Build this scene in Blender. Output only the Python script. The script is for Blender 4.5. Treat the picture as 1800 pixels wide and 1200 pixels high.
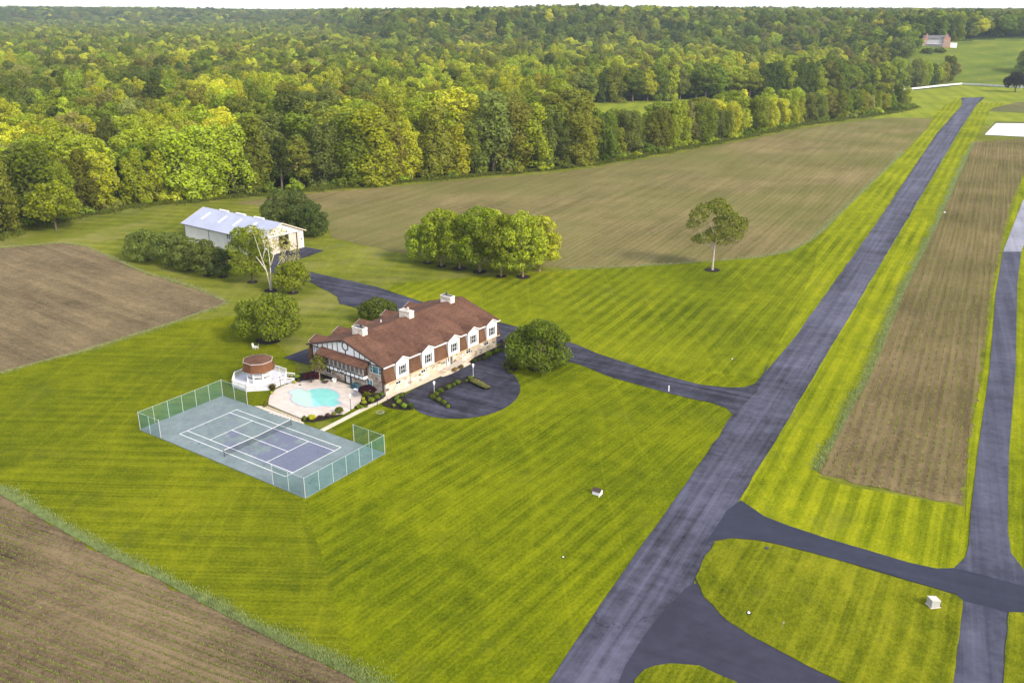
import bpy, bmesh, math, random
import numpy as np
from mathutils import Vector, Matrix
from mathutils.geometry import tessellate_polygon
for o in list(bpy.data.objects): bpy.data.objects.remove(o)
SC = bpy.context.scene
COL = SC.collection
R = math.radians
rng = np.random.default_rng(7)
random.seed(7)

# ---------------------------------------------------------------- camera
FPX, HZ, CAMH = 1583.0, 16.0, 61.5           # focal length and horizon in photo pixels, flying height in metres
PITCH = math.atan((600 - HZ) / FPX); CP, SP = math.cos(PITCH), math.sin(PITCH)
cam = bpy.data.cameras.new('camera'); camo = bpy.data.objects.new('camera', cam); COL.objects.link(camo)
camo.location = (0, 0, CAMH); camo.rotation_euler = (R(90) - PITCH, 0, 0)
cam.sensor_width = 36; cam.lens = FPX / 1800 * 36; cam.clip_start = 0.5; cam.clip_end = 40000
SC.camera = camo
# ---------------------------------------------------------------- light
SUN_EL, SUN_AZ = R(34), math.atan2(0.72, -0.69)    # azimuth clockwise from +Y
w = bpy.data.worlds.new('World'); SC.world = w; w.use_nodes = True
nt = w.node_tree; nt.nodes.clear()
sky = nt.nodes.new('ShaderNodeTexSky'); sky.sky_type = 'NISHITA'; sky.sun_disc = False
sky.sun_elevation = SUN_EL; sky.sun_rotation = SUN_AZ; sky.air_density = 1.0; sky.dust_density = 1.0; sky.ozone_density = 1.0
bg = nt.nodes.new('ShaderNodeBackground'); bg.inputs['Strength'].default_value = 0.15
wo = nt.nodes.new('ShaderNodeOutputWorld')
# thin bright overcast: high cloud, thicker and whiter towards the horizon
tc = nt.nodes.new('ShaderNodeTexCoord'); sx = nt.nodes.new('ShaderNodeSeparateXYZ'); nt.links.new(tc.outputs['Generated'], sx.inputs[0])
mr = nt.nodes.new('ShaderNodeMapRange'); mr.interpolation_type = 'SMOOTHSTEP'; nt.links.new(sx.outputs[2], mr.inputs[0])
for i_, v_ in enumerate((0.0, 0.55, 0.92, 0.45)): mr.inputs[i_ + 1].default_value = v_
cn_ = nt.nodes.new('ShaderNodeTexNoise'); cn_.inputs['Scale'].default_value = 3.0; cn_.inputs['Detail'].default_value = 6; nt.links.new(tc.outputs['Generated'], cn_.inputs['Vector'])
ml = nt.nodes.new('ShaderNodeMath'); ml.operation = 'MULTIPLY_ADD'; ml.inputs[1].default_value = 0.25; nt.links.new(cn_.outputs['Fac'], ml.inputs[0]); ad_ = nt.nodes.new('ShaderNodeMath'); ad_.operation = 'SUBTRACT'; ad_.use_clamp = True
nt.links.new(mr.outputs[0], ml.inputs[2]); nt.links.new(ml.outputs[0], ad_.inputs[0]); ad_.inputs[1].default_value = 0.125
mxs = nt.nodes.new('ShaderNodeMix'); mxs.data_type = 'RGBA'; nt.links.new(ad_.outputs[0], mxs.inputs[0]); nt.links.new(sky.outputs[0], mxs.inputs[6]); mxs.inputs[7].default_value = (3.9, 3.7, 3.45, 1)
nt.links.new(mxs.outputs[2], bg.inputs[0]); nt.links.new(bg.outputs[0], wo.inputs[0])
sl = bpy.data.lights.new('sun', 'SUN'); sl.energy = 2.1; sl.angle = R(13); sl.color = (1, 0.91, 0.74)
so = bpy.data.objects.new('sun', sl); COL.objects.link(so)
sd = Vector((math.sin(SUN_AZ) * math.cos(SUN_EL), math.cos(SUN_AZ) * math.cos(SUN_EL), math.sin(SUN_EL)))
so.rotation_euler = (-sd).to_track_quat('-Z', 'Y').to_euler(); so.location = (60, -40, 120)
SC.view_settings.view_transform = 'Standard'; SC.view_settings.look = 'None'; SC.view_settings.gamma = 1
SC.view_settings.exposure = 1.5
SC.render.engine = 'CYCLES'
SC.cycles.max_bounces = 8; SC.cycles.diffuse_bounces = 3; SC.cycles.glossy_bounces = 3; SC.cycles.transmission_bounces = 4
SC.cycles.transparent_max_bounces = 12; SC.cycles.volume_bounces = 1
SC.cycles.use_denoising = True
SC.cycles.use_adaptive_sampling = False
try: SC.cycles.denoiser = 'OPENIMAGEDENOISE'
except Exception: pass

# ---------------------------------------------------------------- photo pixel -> ground point (the survey of the place)
def ray(px, py):
    u = (px - 900) / FPX; v = (600 - py) / FPX
    return np.array([u, CP + v * SP, -SP + v * CP])
def G(px, py, z=0.0):
    r = ray(px, py); t = (z - CAMH) / r[2]
    return np.array([0, 0, CAMH]) + t * r
def ss(a, b, x):
    t = np.clip((x - a) / (b - a), 0, 1); return t * t * (3 - 2 * t)
def terrain(x, y):
    x = np.asarray(x, float); y = np.asarray(y, float)
    a = x / np.maximum(y, 1.0)
    st = np.interp(a, [-0.6, -0.25, -0.12, 0.15, 0.33, 0.42], [2450, 2350, 1150, 1120, 930, 800])
    en = np.interp(a, [-0.6, -0.25, -0.12, 0.15, 0.33, 0.42], [3050, 2900, 1400, 1360, 1220, 1075])
    amp = np.interp(a, [-0.6, -0.4, -0.25, -0.1, 0.06, 0.3, 0.42], [46, 37, 29, 32, 36, 33, 33])
    z = amp * ss(0, 1, (y - st) / (en - st))
    z = z + ss(900, 1600, y) * 3.0 * np.sin(x * 0.006 + 1.1) * np.cos(y * 0.004)
    return np.where(y < 790, 0.0, z)

# ---------------------------------------------------------------- helpers
def tag(o, label=None, cat=None, group=None, kind=None):
    if label: o['label'] = label
    if cat: o['category'] = cat
    if group: o['group'] = group
    if kind: o['kind'] = kind
    return o
def empty(name, loc, rz=0, label=None, cat=None, group=None):
    o = bpy.data.objects.new(name, None); o.empty_display_size = 0.5; COL.objects.link(o)
    o.location = loc; o.rotation_euler = (0, 0, rz)
    return tag(o, label, cat, group)
def link(name, me, parent=None, mats=()):
    o = bpy.data.objects.new(name, me); COL.objects.link(o)
    if parent is not None: o.parent = parent
    for m in mats: me.materials.append(m)
    return o
class MB:
    """collects shapes into one mesh"""
    def __init__(s): s.v = []; s.f = []; s.m = []
    def add(s, vs, fs, mi=0):
        b = len(s.v); s.v.extend([tuple(map(float, p)) for p in vs]); s.f.extend([tuple(b + i for i in f) for f in fs]); s.m.extend([mi] * len(fs)); return s
    def box(s, x0, x1, y0, y1, z0, z1, mi=0):
        v = [(x, y, z) for z in (z0, z1) for y in (y0, y1) for x in (x0, x1)]
        return s.add(v, [(0, 2, 3, 1), (4, 5, 7, 6), (0, 1, 5, 4), (2, 6, 7, 3), (0, 4, 6, 2), (1, 3, 7, 5)], mi)
    def prism(s, prof, axis, a, b, mi=0):
        """prof: closed list of (p,q); extruded along axis 'x' (p=y,q=z), 'y' (p=x,q=z) or 'z' (p=x,q=y)"""
        n = len(prof)
        mk = {'x': lambda t, p, q: (t, p, q), 'y': lambda t, p, q: (p, t, q), 'z': lambda t, p, q: (p, q, t)}[axis]
        v = [mk(a, p, q) for p, q in prof] + [mk(b, p, q) for p, q in prof]
        f = [tuple(range(n))[::-1], tuple(range(n, 2 * n))] + [(i, (i + 1) % n, n + (i + 1) % n, n + i) for i in range(n)]
        return s.add(v, f, mi)
    def tube(s, pts, rad, n=8, mi=0, cap=True):
        pts = [np.array(p, float) for p in pts]; rad = rad if hasattr(rad, '__len__') else [rad] * len(pts)
        rings = []
        for i, p in enumerate(pts):
            d = (pts[min(i + 1, len(pts) - 1)] - pts[max(i - 1, 0)]); d /= (np.linalg.norm(d) + 1e-9)
            a = np.cross(d, [0, 0, 1] if abs(d[2]) < 0.9 else [1, 0, 0]); a /= np.linalg.norm(a); b = np.cross(d, a)
            rings.append([p + rad[i] * (math.cos(t) * a + math.sin(t) * b) for t in [2 * math.pi * k / n for k in range(n)]])
        v = [q for r in rings for q in r]; f = []
        for i in range(len(pts) - 1):
            for k in range(n):
                f.append((i * n + k, i * n + (k + 1) % n, (i + 1) * n + (k + 1) % n, (i + 1) * n + k))
        if cap: f += [tuple(range(n))[::-1], tuple(range((len(pts) - 1) * n, len(pts) * n))]
        return s.add(v, f, mi)
    def lathe(s, prof, n=12, c=(0, 0), mi=0, ph=0.0):
        v = []; f = []
        for r, z in prof:
            for k in range(n): t = ph + 2 * math.pi * k / n; v.append((c[0] + r * math.cos(t), c[1] + r * math.sin(t), z))
        for i in range(len(prof) - 1):
            for k in range(n): f.append((i * n + k, i * n + (k + 1) % n, (i + 1) * n + (k + 1) % n, (i + 1) * n + k))
        f += [tuple(range(n))[::-1], tuple(range((len(prof) - 1) * n, len(prof) * n))]
        return s.add(v, f, mi)
    def build(s, name, mats, parent=None, smooth=False, recalc=True):
        me = bpy.data.meshes.new(name); me.from_pydata(s.v, [], s.f)
        mats = mats if isinstance(mats, (list, tuple)) else [mats]
        o = link(name, me, parent, mats)
        me.polygons.foreach_set('material_index', s.m)
        if recalc:
            bm = bmesh.new(); bm.from_mesh(me); bmesh.ops.recalc_face_normals(bm, faces=bm.faces); bm.to_mesh(me); bm.free()
        if smooth: me.polygons.foreach_set('use_smooth', [True] * len(me.polygons))
        me.update(); return o

# ---------------------------------------------------------------- materials
class NB:
    def __init__(s, name):
        s.mat = bpy.data.materials.new(name); s.mat.use_nodes = True; s.nt = s.mat.node_tree; s.nt.nodes.clear()
        s.out = s.nt.nodes.new('ShaderNodeOutputMaterial')
    def n(s, t, **k):
        nd = s.nt.nodes.new(t)
        for a, b in k.items(): setattr(nd, a, b)
        return nd
    def L(s, a, b): s.nt.links.new(a, b)
    def setin(s, nd, i, v):
        if v is None: return
        if isinstance(v, bpy.types.NodeSocket): s.L(v, nd.inputs[i])
        else: nd.inputs[i].default_value = v
    def pos(s, kind='world'):
        if kind == 'world': return s.n('ShaderNodeNewGeometry').outputs['Position']
        return s.n('ShaderNodeTexCoord').outputs['Object']
    def mapv(s, v, scale=(1, 1, 1), rotz=0.0, loc=(0, 0, 0)):
        m = s.n('ShaderNodeMapping'); s.L(v, m.inputs[0]); m.inputs['Scale'].default_value = scale; m.inputs['Rotation'].default_value = (0, 0, rotz); m.inputs['Location'].default_value = loc
        return m.outputs[0]
    def noise(s, v, scale, detail=3, rough=0.55, dist=0.0):
        t = s.n('ShaderNodeTexNoise'); s.L(v, t.inputs['Vector']); t.inputs['Scale'].default_value = scale; t.inputs['Detail'].default_value = detail
        t.inputs['Roughness'].default_value = rough; t.inputs['Distortion'].default_value = dist
        return t.outputs['Fac']
    def vor(s, v, scale, feature='F1', out='Distance', rand=1.0):
        t = s.n('ShaderNodeTexVoronoi', feature=feature); s.L(v, t.inputs['Vector']); t.inputs['Scale'].default_value = scale; t.inputs['Randomness'].default_value = rand
        return t.outputs[out]
    def math(s, op, a, b=None, c=None, clamp=False):
        m = s.n('ShaderNodeMath', operation=op, use_clamp=clamp)
        s.setin(m, 0, a); s.setin(m, 1, b); s.setin(m, 2, c); return m.outputs[0]
    def rng(s, v, a, b, c=0.0, d=1.0, smooth=False):
        m = s.n('ShaderNodeMapRange'); m.clamp = True
        if smooth: m.interpolation_type = 'SMOOTHSTEP'
        s.L(v, m.inputs[0]); 
        for i, q in enumerate((a, b, c, d)): m.inputs[i + 1].default_value = q
        return m.outputs[0]
    def mix(s, f, a, b, mode='MIX'):
        m = s.n('ShaderNodeMix', data_type='RGBA', blend_type=mode)
        s.setin(m, 0, f)
        for i, q in ((6, a), (7, b)):
            if isinstance(q, bpy.types.NodeSocket): s.L(q, m.inputs[i])
            else: m.inputs[i].default_value = (*q, 1) if len(q) == 3 else q
        return m.outputs[2]
    def mul(s, col, v):
        """colour times a scalar socket"""
        h = s.n('ShaderNodeHueSaturation'); s.setin(h, 'Color', col if isinstance(col, bpy.types.NodeSocket) else (*col, 1)); s.setin(h, 'Value', v)
        return h.outputs[0]
    def ramp(s, f, stops):
        r = s.n('ShaderNodeValToRGB'); s.L(f, r.inputs[0]); e = r.color_ramp.elements
        while len(e) < len(stops): e.new(0.5)
        for k, (p, c) in enumerate(stops): e[k].position = p; e[k].color = (*c, 1)
        return r.outputs[0]
    def bump(s, h, strength, dist=0.05):
        b = s.n('ShaderNodeBump'); s.L(h, b.inputs['Height']); b.inputs['Strength'].default_value = strength; b.inputs['Distance'].default_value = dist
        return b.outputs[0]
    def sep(s, v):
        x = s.n('ShaderNodeSeparateXYZ'); s.L(v, x.inputs[0]); return x.outputs
    def finish(s, col, rough=0.8, spec=0.2, normal=None, metallic=0.0, alpha=None, trans=None):
        p = s.n('ShaderNodeBsdfPrincipled')
        s.setin(p, 'Base Color', col if isinstance(col, bpy.types.NodeSocket) else (*col, 1)); s.setin(p, 'Roughness', rough); p.inputs['Specular IOR Level'].default_value = spec
        p.inputs['Metallic'].default_value = metallic
        if normal is not None: s.L(normal, p.inputs['Normal'])
        if alpha is not None: s.setin(p, 'Alpha', alpha)
        sh = p.outputs[0]
        if trans is not None:
            t = s.n('ShaderNodeBsdfTranslucent'); s.setin(t, 'Color', col if isinstance(col, bpy.types.NodeSocket) else (*col, 1))
            mx = s.n('ShaderNodeMixShader'); mx.inputs[0].default_value = trans; s.L(sh, mx.inputs[1]); s.L(t.outputs[0], mx.inputs[2]); sh = mx.outputs[0]
        s.L(sh, s.out.inputs[0]); return s.mat
def plain(name, col, rough=0.6, spec=0.3, var=0.15, sc=3.0, metallic=0.0):
    b = NB(name); p = b.pos('obj')
    n1 = b.noise(p, sc, 4); n2 = b.noise(p, sc * 9, 2)
    v = b.math('ADD', b.rng(n1, 0.25, 0.75, 1 - var, 1 + var), b.rng(n2, 0.2, 0.8, -var * 0.5, var * 0.5))
    return b.finish(b.mul(col, v), rough, spec, metallic=metallic)

def lawn(name, ang, width, c_dark, c_mid, c_light, stripe=0.35, ang2=None, dry=0.0):
    """mown grass: alternating mower passes along ang, mottled by moisture and wear"""
    b = NB(name); p = b.pos()
    wob = b.noise(p, 0.04, 2)
    q = b.mapv(p, (1, 1, 1), -ang)
    x, y, z = b.sep(q)[:3]
    yy = b.math('ADD', y, b.math('MULTIPLY', wob, 2.0))
    s1 = b.math('SINE', b.math('MULTIPLY', yy, math.pi / width))
    s1 = b.rng(s1, -0.75, 0.75, 0, 1, True)
    s2 = b.math('SINE', b.math('MULTIPLY', yy, math.pi / (width * 0.31)))
    st = b.mapv(p, (0.05, 1.6, 1), -ang)
    streak = b.noise(b.mapv(q, (0.045, 1.7, 1)), 1.0, 4, 0.65)
    fade = b.rng(b.noise(p, 0.03, 2), 0.38, 0.62, 0.15, 1.0)
    big = b.noise(p, 0.035, 4, 0.6)
    mid = b.noise(p, 0.35, 5, 0.62)
    tuft = b.noise(p, 2.6, 4, 0.7)
    fine = b.noise(b.mapv(q, (2.5, 7.0, 4)), 1.0, 4, 0.8)
    t = b.math('MULTIPLY', b.math('SUBTRACT', s1, 0.5), fade); t = b.math('MULTIPLY', t, stripe)
    t = b.math('MULTIPLY_ADD', b.math('SUBTRACT', streak, 0.5), 0.55, t)
    t = b.math('MULTIPLY_ADD', b.math('SUBTRACT', big, 0.5), 1.0, t)
    t = b.math('MULTIPLY_ADD', b.math('SUBTRACT', mid, 0.5), 0.6, t)
    t = b.math('MULTIPLY_ADD', b.math('SUBTRACT', tuft, 0.5), 0.8, t)
    t = b.math('MULTIPLY_ADD', b.math('SUBTRACT', fine, 0.5), 0.95, t)
    t = b.math('MULTIPLY_ADD', s2, 0.035, t)
    t = b.math('ADD', t, 0.5)
    trk = b.noise(b.mapv(p, (0.10, 0.012, 1), -ang * 0.6 - 0.4), 1.0, 2, 0.5)
    t = b.math('ADD', t, b.rng(b.math('ABSOLUTE', b.math('SUBTRACT', trk, 0.5)), 0.0, 0.02, 0.10, 0.0))
    col = b.ramp(t, [(0.08, c_dark), (0.5, c_mid), (0.92, c_light)])
    olive = b.rng(b.noise(b.mapv(p, loc=(40, 7, 0)), 0.09, 5, 0.7), 0.56, 0.74, 0, 0.6)
    col = b.mix(olive, col, (c_mid[0] * 0.75, c_mid[1] * 0.72, c_mid[2] * 3.0))
    if dry: col = b.mix(b.rng(b.noise(b.mapv(p, loc=(9, 3, 0)), 0.05, 4, 0.65), 0.5, 0.66, 0, dry), col, (0.22, 0.19, 0.075))
    h = b.math('ADD', tuft, b.math('MULTIPLY', fine, 0.6))
    return b.finish(col, 1.0, 0.0, b.bump(h, 0.8, 0.12))

def soil(name, ang, spacing, c_dark, c_light, c_row, rowamt=0.6, green=0.0, detail=1.0):
    b = NB(name); p = b.pos(); q = b.mapv(p, (1, 1, 1), -ang)
    x, y, z = b.sep(q)[:3]
    wob = b.math('MULTIPLY', b.noise(p, 0.05, 2), 1.2)
    yy = b.math('ADD', y, wob)
    cell = b.math('SINE', b.math('MULTIPLY', yy, 2 * math.pi / spacing))
    brk = b.noise(b.mapv(q, (0.5, 1.0 / spacing, 1)), 1.0, 3, 0.7)
    big = b.noise(p, 0.03, 5, 0.62); mid = b.noise(p, 0.5, 5, 0.7); fine = b.noise(p, 2.6, 6, 0.85)
    strk = b.noise(b.mapv(q, (0.02, 0.35, 1)), 1.0, 4, 0.65)
    t = b.math('MULTIPLY_ADD', b.math('SUBTRACT', big, 0.5), 1.5, 0.5)
    t = b.math('MULTIPLY_ADD', b.math('SUBTRACT', mid, 0.5), 0.7, t)
    t = b.math('MULTIPLY_ADD', b.math('SUBTRACT', fine, 0.5), 1.9 * detail, t)
    t = b.math('MULTIPLY_ADD', b.math('SUBTRACT', strk, 0.5), 1.1, t)
    t = b.math('MULTIPLY_ADD', cell, 0.05, t)
    col = b.ramp(t, [(0.1, c_dark), (0.9, c_light)])
    if green:
        gm = b.rng(b.noise(b.mapv(p, loc=(3, 60, 0)), 0.012, 3, 0.6), 0.38, 0.64, 0, green)
        col = b.mix(gm, col, c_row)
    rowm = b.math('MULTIPLY', b.rng(cell, 0.35, 0.9, 0, 1), b.rng(brk, 0.42, 0.62, 0, rowamt))
    col = b.mix(rowm, col, c_row)
    h = b.math('ADD', b.math('ADD', fine, mid), b.math('MULTIPLY', cell, 0.25))
    return b.finish(col, 1.0, 0.0, b.bump(h, 0.9, 0.12))

def asphalt(name, ang, c0, c1, streak=1.0, cracks=1.0, light=0.0, centre=None):
    b = NB(name); p = b.pos(); q = b.mapv(p, (1, 1, 1), -ang)
    big = b.noise(p, 0.08, 5, 0.65); mid = b.noise(p, 0.7, 5, 0.7); fine = b.noise(p, 14, 2, 0.7)
    s1 = b.noise(b.mapv(q, (0.012, 0.6, 1)), 1.0, 4, 0.7); s2 = b.noise(b.mapv(q, (0.35, 0.02, 1)), 1.0, 3, 0.7)
    t = b.math('MULTIPLY_ADD', b.math('SUBTRACT', big, 0.5), 1.2, 0.34 + light)
    t = b.math('MULTIPLY_ADD', b.math('SUBTRACT', mid, 0.5), 0.8, t)
    t = b.math('MULTIPLY_ADD', b.math('SUBTRACT', fine, 0.5), 0.35, t)
    t = b.math('MULTIPLY_ADD', b.math('SUBTRACT', s1, 0.5), 1.3 * streak, t)
    t = b.math('MULTIPLY_ADD', b.math('SUBTRACT', s2, 0.5), 0.45 * streak, t)
    if centre is not None:      # wheels wear the middle of the strip paler than its sealed edges
        yc = b.sep(q)[1]; dd = b.math('ABSOLUTE', b.math('SUBTRACT', b.math('ADD', yc, b.math('MULTIPLY', b.math('SUBTRACT', mid, 0.5), 1.5)), centre[0]))
        t = b.math('ADD', t, b.rng(dd, centre[1] * 0.15, centre[1] * 1.05, 0.30, -0.28, True))
    col = b.ramp(t, [(0.1, c0), (0.55, tuple((x + y) / 2 for x, y in zip(c0, c1))), (0.95, c1)])
    if cracks:
        wv = b.n('ShaderNodeMix', data_type='VECTOR'); wn = b.n('ShaderNodeTexNoise'); b.L(p, wn.inputs['Vector']); wn.inputs['Scale'].default_value = 0.6; wn.inputs['Detail'].default_value = 4
        wv.inputs[0].default_value = 0.35; b.L(p, wv.inputs[4]); 
        ad = b.n('ShaderNodeVectorMath', operation='MULTIPLY_ADD'); b.L(wn.outputs['Color'], ad.inputs[0]); ad.inputs[1].default_value = (4, 4, 0); b.L(p, ad.inputs[2])
        e = b.vor(ad.outputs[0], 0.085, 'DISTANCE_TO_EDGE')
        cm = b.math('MULTIPLY', b.rng(e, 0.002, 0.007, 1, 0), b.rng(b.noise(p, 0.07, 2), 0.5, 0.56, 0, cracks * 0.6))
        col = b.mix(cm, col, (c0[0] * 0.35, c0[1] * 0.35, c0[2] * 0.35))
    return b.finish(col, 0.85, 0.25, b.bump(b.math('ADD', fine, mid), 0.25, 0.02))

def foliage(name, var=0.5, trans=0.4, own=None, hue=0.010):
    """leaves: the colour of the kind comes from the object, each leaf cluster a little different"""
    b = NB(name); oi = b.n('ShaderNodeObjectInfo'); ge = b.n('ShaderNodeNewGeometry')
    at = b.n('ShaderNodeAttribute', attribute_type='INSTANCER', attribute_name='tint')
    ad = b.n('ShaderNodeVectorMath', operation='ADD'); b.L(oi.outputs['Color'], ad.inputs[0]); b.L(at.outputs['Color'], ad.inputs[1]); base = ad.outputs[0]
    isl = ge.outputs['Random Per Island']; r = oi.outputs['Random']
    vv = b.math('MULTIPLY', b.rng(isl, 0, 1, 1 - var, 1 + var), b.rng(r, 0, 1, 0.76, 1.30))
    pn = b.noise(b.pos('obj'), 0.8, 3); vv = b.math('MULTIPLY', vv, b.rng(pn, 0.3, 0.7, 0.80, 1.24))  # leaf tone patches, widened to paint in light and dark clumps
    h = b.n('ShaderNodeHueSaturation'); b.setin(h, 'Color', base); b.setin(h, 'Value', vv)
    b.setin(h, 'Hue', b.rng(b.math('FRACT', b.math('MULTIPLY', r, 7.31)), 0, 1, 0.5 - hue, 0.5 + hue)); b.setin(h, 'Saturation', b.rng(b.math('FRACT', b.math('MULTIPLY', isl, 5.7)), 0, 1, 0.85, 1.05))
    return b.finish(h.outputs[0], 0.8, 0.03, trans=trans)

def shingle(name, col, row=0.30):
    b = NB(name); p = b.pos('obj'); x, y, z = b.sep(p)[:3]
    br = b.n('ShaderNodeTexBrick'); cv = b.n('ShaderNodeCombineXYZ'); b.L(x, cv.inputs[0]); b.L(b.math('ADD', b.math('MULTIPLY', z, 2.0), y), cv.inputs[1]); b.L(cv.outputs[0], br.inputs['Vector'])
    br.inputs['Scale'].default_value = 1.0; br.inputs['Brick Width'].default_value = 0.5; br.inputs['Row Height'].default_value = row; br.inputs['Mortar Size'].default_value = 0.02
    br.inputs['Color1'].default_value = (0.72, 0.72, 0.72, 1); br.inputs['Color2'].default_value = (1.2, 1.2, 1.2, 1); br.inputs['Mortar'].default_value = (0.4, 0.4, 0.4, 1)
    big = b.noise(p, 0.25, 5, 0.65); fine = b.noise(p, 6, 3)
    strk = b.noise(b.mapv(p, (0.9, 0.12, 0.1)), 1.0, 3)
    c = b.mul(col, b.math('ADD', b.rng(big, 0.3, 0.7, 0.7, 1.15), b.math('ADD', b.rng(fine, 0.2, 0.8, -0.15, 0.15), b.rng(strk, 0.3, 0.7, -0.12, 0.12))))
    c = b.mix(0.8, c, br.outputs[0], 'MULTIPLY')
    return b.finish(c, 0.9, 0.1, b.bump(br.outputs['Fac'], 0.3, 0.03))

def stone(name, cols, scale=2.6, mortar=(0.5, 0.47, 0.42)):
    b = NB(name); p = b.mapv(b.pos('obj'), (0.8, 0.8, 1.5))
    cid = b.vor(p, scale, 'F1', 'Color'); e = b.vor(p, scale, 'DISTANCE_TO_EDGE')
    f = b.sep(cid)[0]
    c = b.ramp(f, [(k / (len(cols) - 1), q) for k, q in enumerate(cols)])
    c = b.mul(c, b.rng(b.noise(p, 7, 4, 0.7), 0.25, 0.75, 0.75, 1.2))
    mm = b.rng(e, 0.03, 0.08, 1, 0)
    c = b.mix(mm, c, mortar)
    return b.finish(c, 0.9, 0.1, b.bump(b.rng(e, 0, 0.12, 0, 1), 0.6, 0.04))

def glass(name, col=(0.03, 0.04, 0.05), rough=0.15):
    b = NB(name); n1 = b.noise(b.pos('obj'), 0.9, 2)
    return b.finish(b.mul(col, b.rng(n1, 0.3, 0.7, 0.5, 1.6)), rough, 0.3)

# ================================================================ THE GROUND
M = {}
RD_ = math.radians(61.6)
_cl = [0.5 * (G(*a) + G(*c_)) for a, c_ in (((1391, 600), (1467, 600)), ((1173, 897), (1290, 897)))]
CENTRE = (float(np.mean([-q[0] * math.sin(RD_) + q[1] * math.cos(RD_) for q in _cl])), 9.0)
RD = R(61.6)      # the airstrip and everything mown along it
LD, LM, LL = (0.034, 0.050, 0.003), (0.104, 0.127, 0.004), (0.208, 0.215, 0.006)
M['lawn_front'] = lawn('lawn_front', R(54), 1.15, LD, LM, LL, 0.19)
M['lawn_left'] = lawn('lawn_left', R(-3.0), 1.2, (0.036, 0.052, 0.004), (0.098, 0.116, 0.005), (0.196, 0.198, 0.008), 0.12)
M['lawn_back'] = lawn('lawn_back', R(-12), 2.6, (0.055, 0.072, 0.010), (0.12, 0.135, 0.016), (0.20, 0.20, 0.028), 0.22, dry=0.5)
M['lawn_upper'] = lawn('lawn_upper', RD, 1.5, (0.042, 0.060, 0.004), (0.112, 0.135, 0.005), (0.215, 0.225, 0.009), 0.25)
M['lawn_verge'] = lawn('lawn_verge', RD, 1.5, (0.06, 0.08, 0.004), (0.148, 0.172, 0.006), (0.27, 0.275, 0.010), 0.27)
M['lawn_island'] = lawn('lawn_island', R(59), 1.25, (0.036, 0.05, 0.004), (0.11, 0.125, 0.006), (0.21, 0.21, 0.012), 0.22)
M['lawn_far'] = lawn('lawn_far', R(75), 6.0, (0.10, 0.13, 0.012), (0.17, 0.20, 0.02), (0.24, 0.25, 0.03), 0.25)
M['meadow'] = lawn('meadow', R(20), 14.0, (0.055, 0.080, 0.014), (0.105, 0.138, 0.018), (0.175, 0.185, 0.024), 0.3)
M['soil_near'] = soil('soil_near', R(-25), 0.95, (0.048, 0.036, 0.023), (0.205, 0.150, 0.086), (0.11, 0.12, 0.03), 0.35)
M['soil_left'] = soil('soil_left', R(-38), 1.1, (0.075, 0.058, 0.036), (0.225, 0.168, 0.094), (0.06, 0.06, 0.035), 0.5)
M['soil_center'] = soil('soil_center', R(62), 1.8, (0.095, 0.080, 0.034), (0.23, 0.175, 0.085), (0.105, 0.115, 0.028), 0.75, green=0.6, detail=0.7)
M['soil_right'] = soil('soil_right', R(62.5), 1.5, (0.064, 0.047, 0.028), (0.205, 0.148, 0.080), (0.12, 0.13, 0.03), 0.6, green=0.2)
M['soil_far'] = soil('soil_far', R(75), 2.0, (0.08, 0.075, 0.04), (0.15, 0.13, 0.06), (0.09, 0.11, 0.03), 0.5, green=0.6)
M['asphalt_strip'] = asphalt('asphalt_strip', RD, (0.007, 0.007, 0.013), (0.088, 0.087, 0.132), 1.25, 0.9, centre=CENTRE)
M['asphalt_drive'] = asphalt('asphalt_drive', R(150), (0.010, 0.010, 0.018), (0.084, 0.083, 0.125), 1.1, 0.9)
M['asphalt_new'] = asphalt('asphalt_new', R(-24), (0.017, 0.020, 0.036), (0.037, 0.040, 0.067), 0.6, 0.0)
M['asphalt_fork'] = asphalt('asphalt_fork', R(-30), (0.021, 0.021, 0.037), (0.048, 0.047, 0.077), 0.5, 0.3)
M['asphalt_right'] = asphalt('asphalt_right', R(66), (0.030, 0.031, 0.052), (0.105, 0.105, 0.155), 0.9, 0.0)
M['asphalt_pale'] = asphalt('asphalt_pale', R(66), (0.16, 0.16, 0.20), (0.33, 0.33, 0.39), 0.8, 0.0)
b = NB('woodland_floor'); p_ = b.pos()
M['woodland'] = b.finish(b.ramp(b.noise(p_, 0.12, 6, 0.7), [(0.3, (0.02, 0.03, 0.008)), (0.5, (0.035, 0.05, 0.012)), (0.75, (0.07, 0.085, 0.02))]), 0.95, 0.05)
M['mulch'] = plain('mulch', (0.022, 0.017, 0.016), 0.95, 0.1, 0.5, 4)
M['concrete'] = plain('concrete', (0.47, 0.41, 0.37), 0.85, 0.2, 0.16, 0.8)
M['path'] = plain('path', (0.47, 0.42, 0.34), 0.85, 0.2, 0.12, 1.2)
M['paving'] = plain('paving', (0.50, 0.41, 0.32), 0.85, 0.2, 0.18, 1.5)

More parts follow.
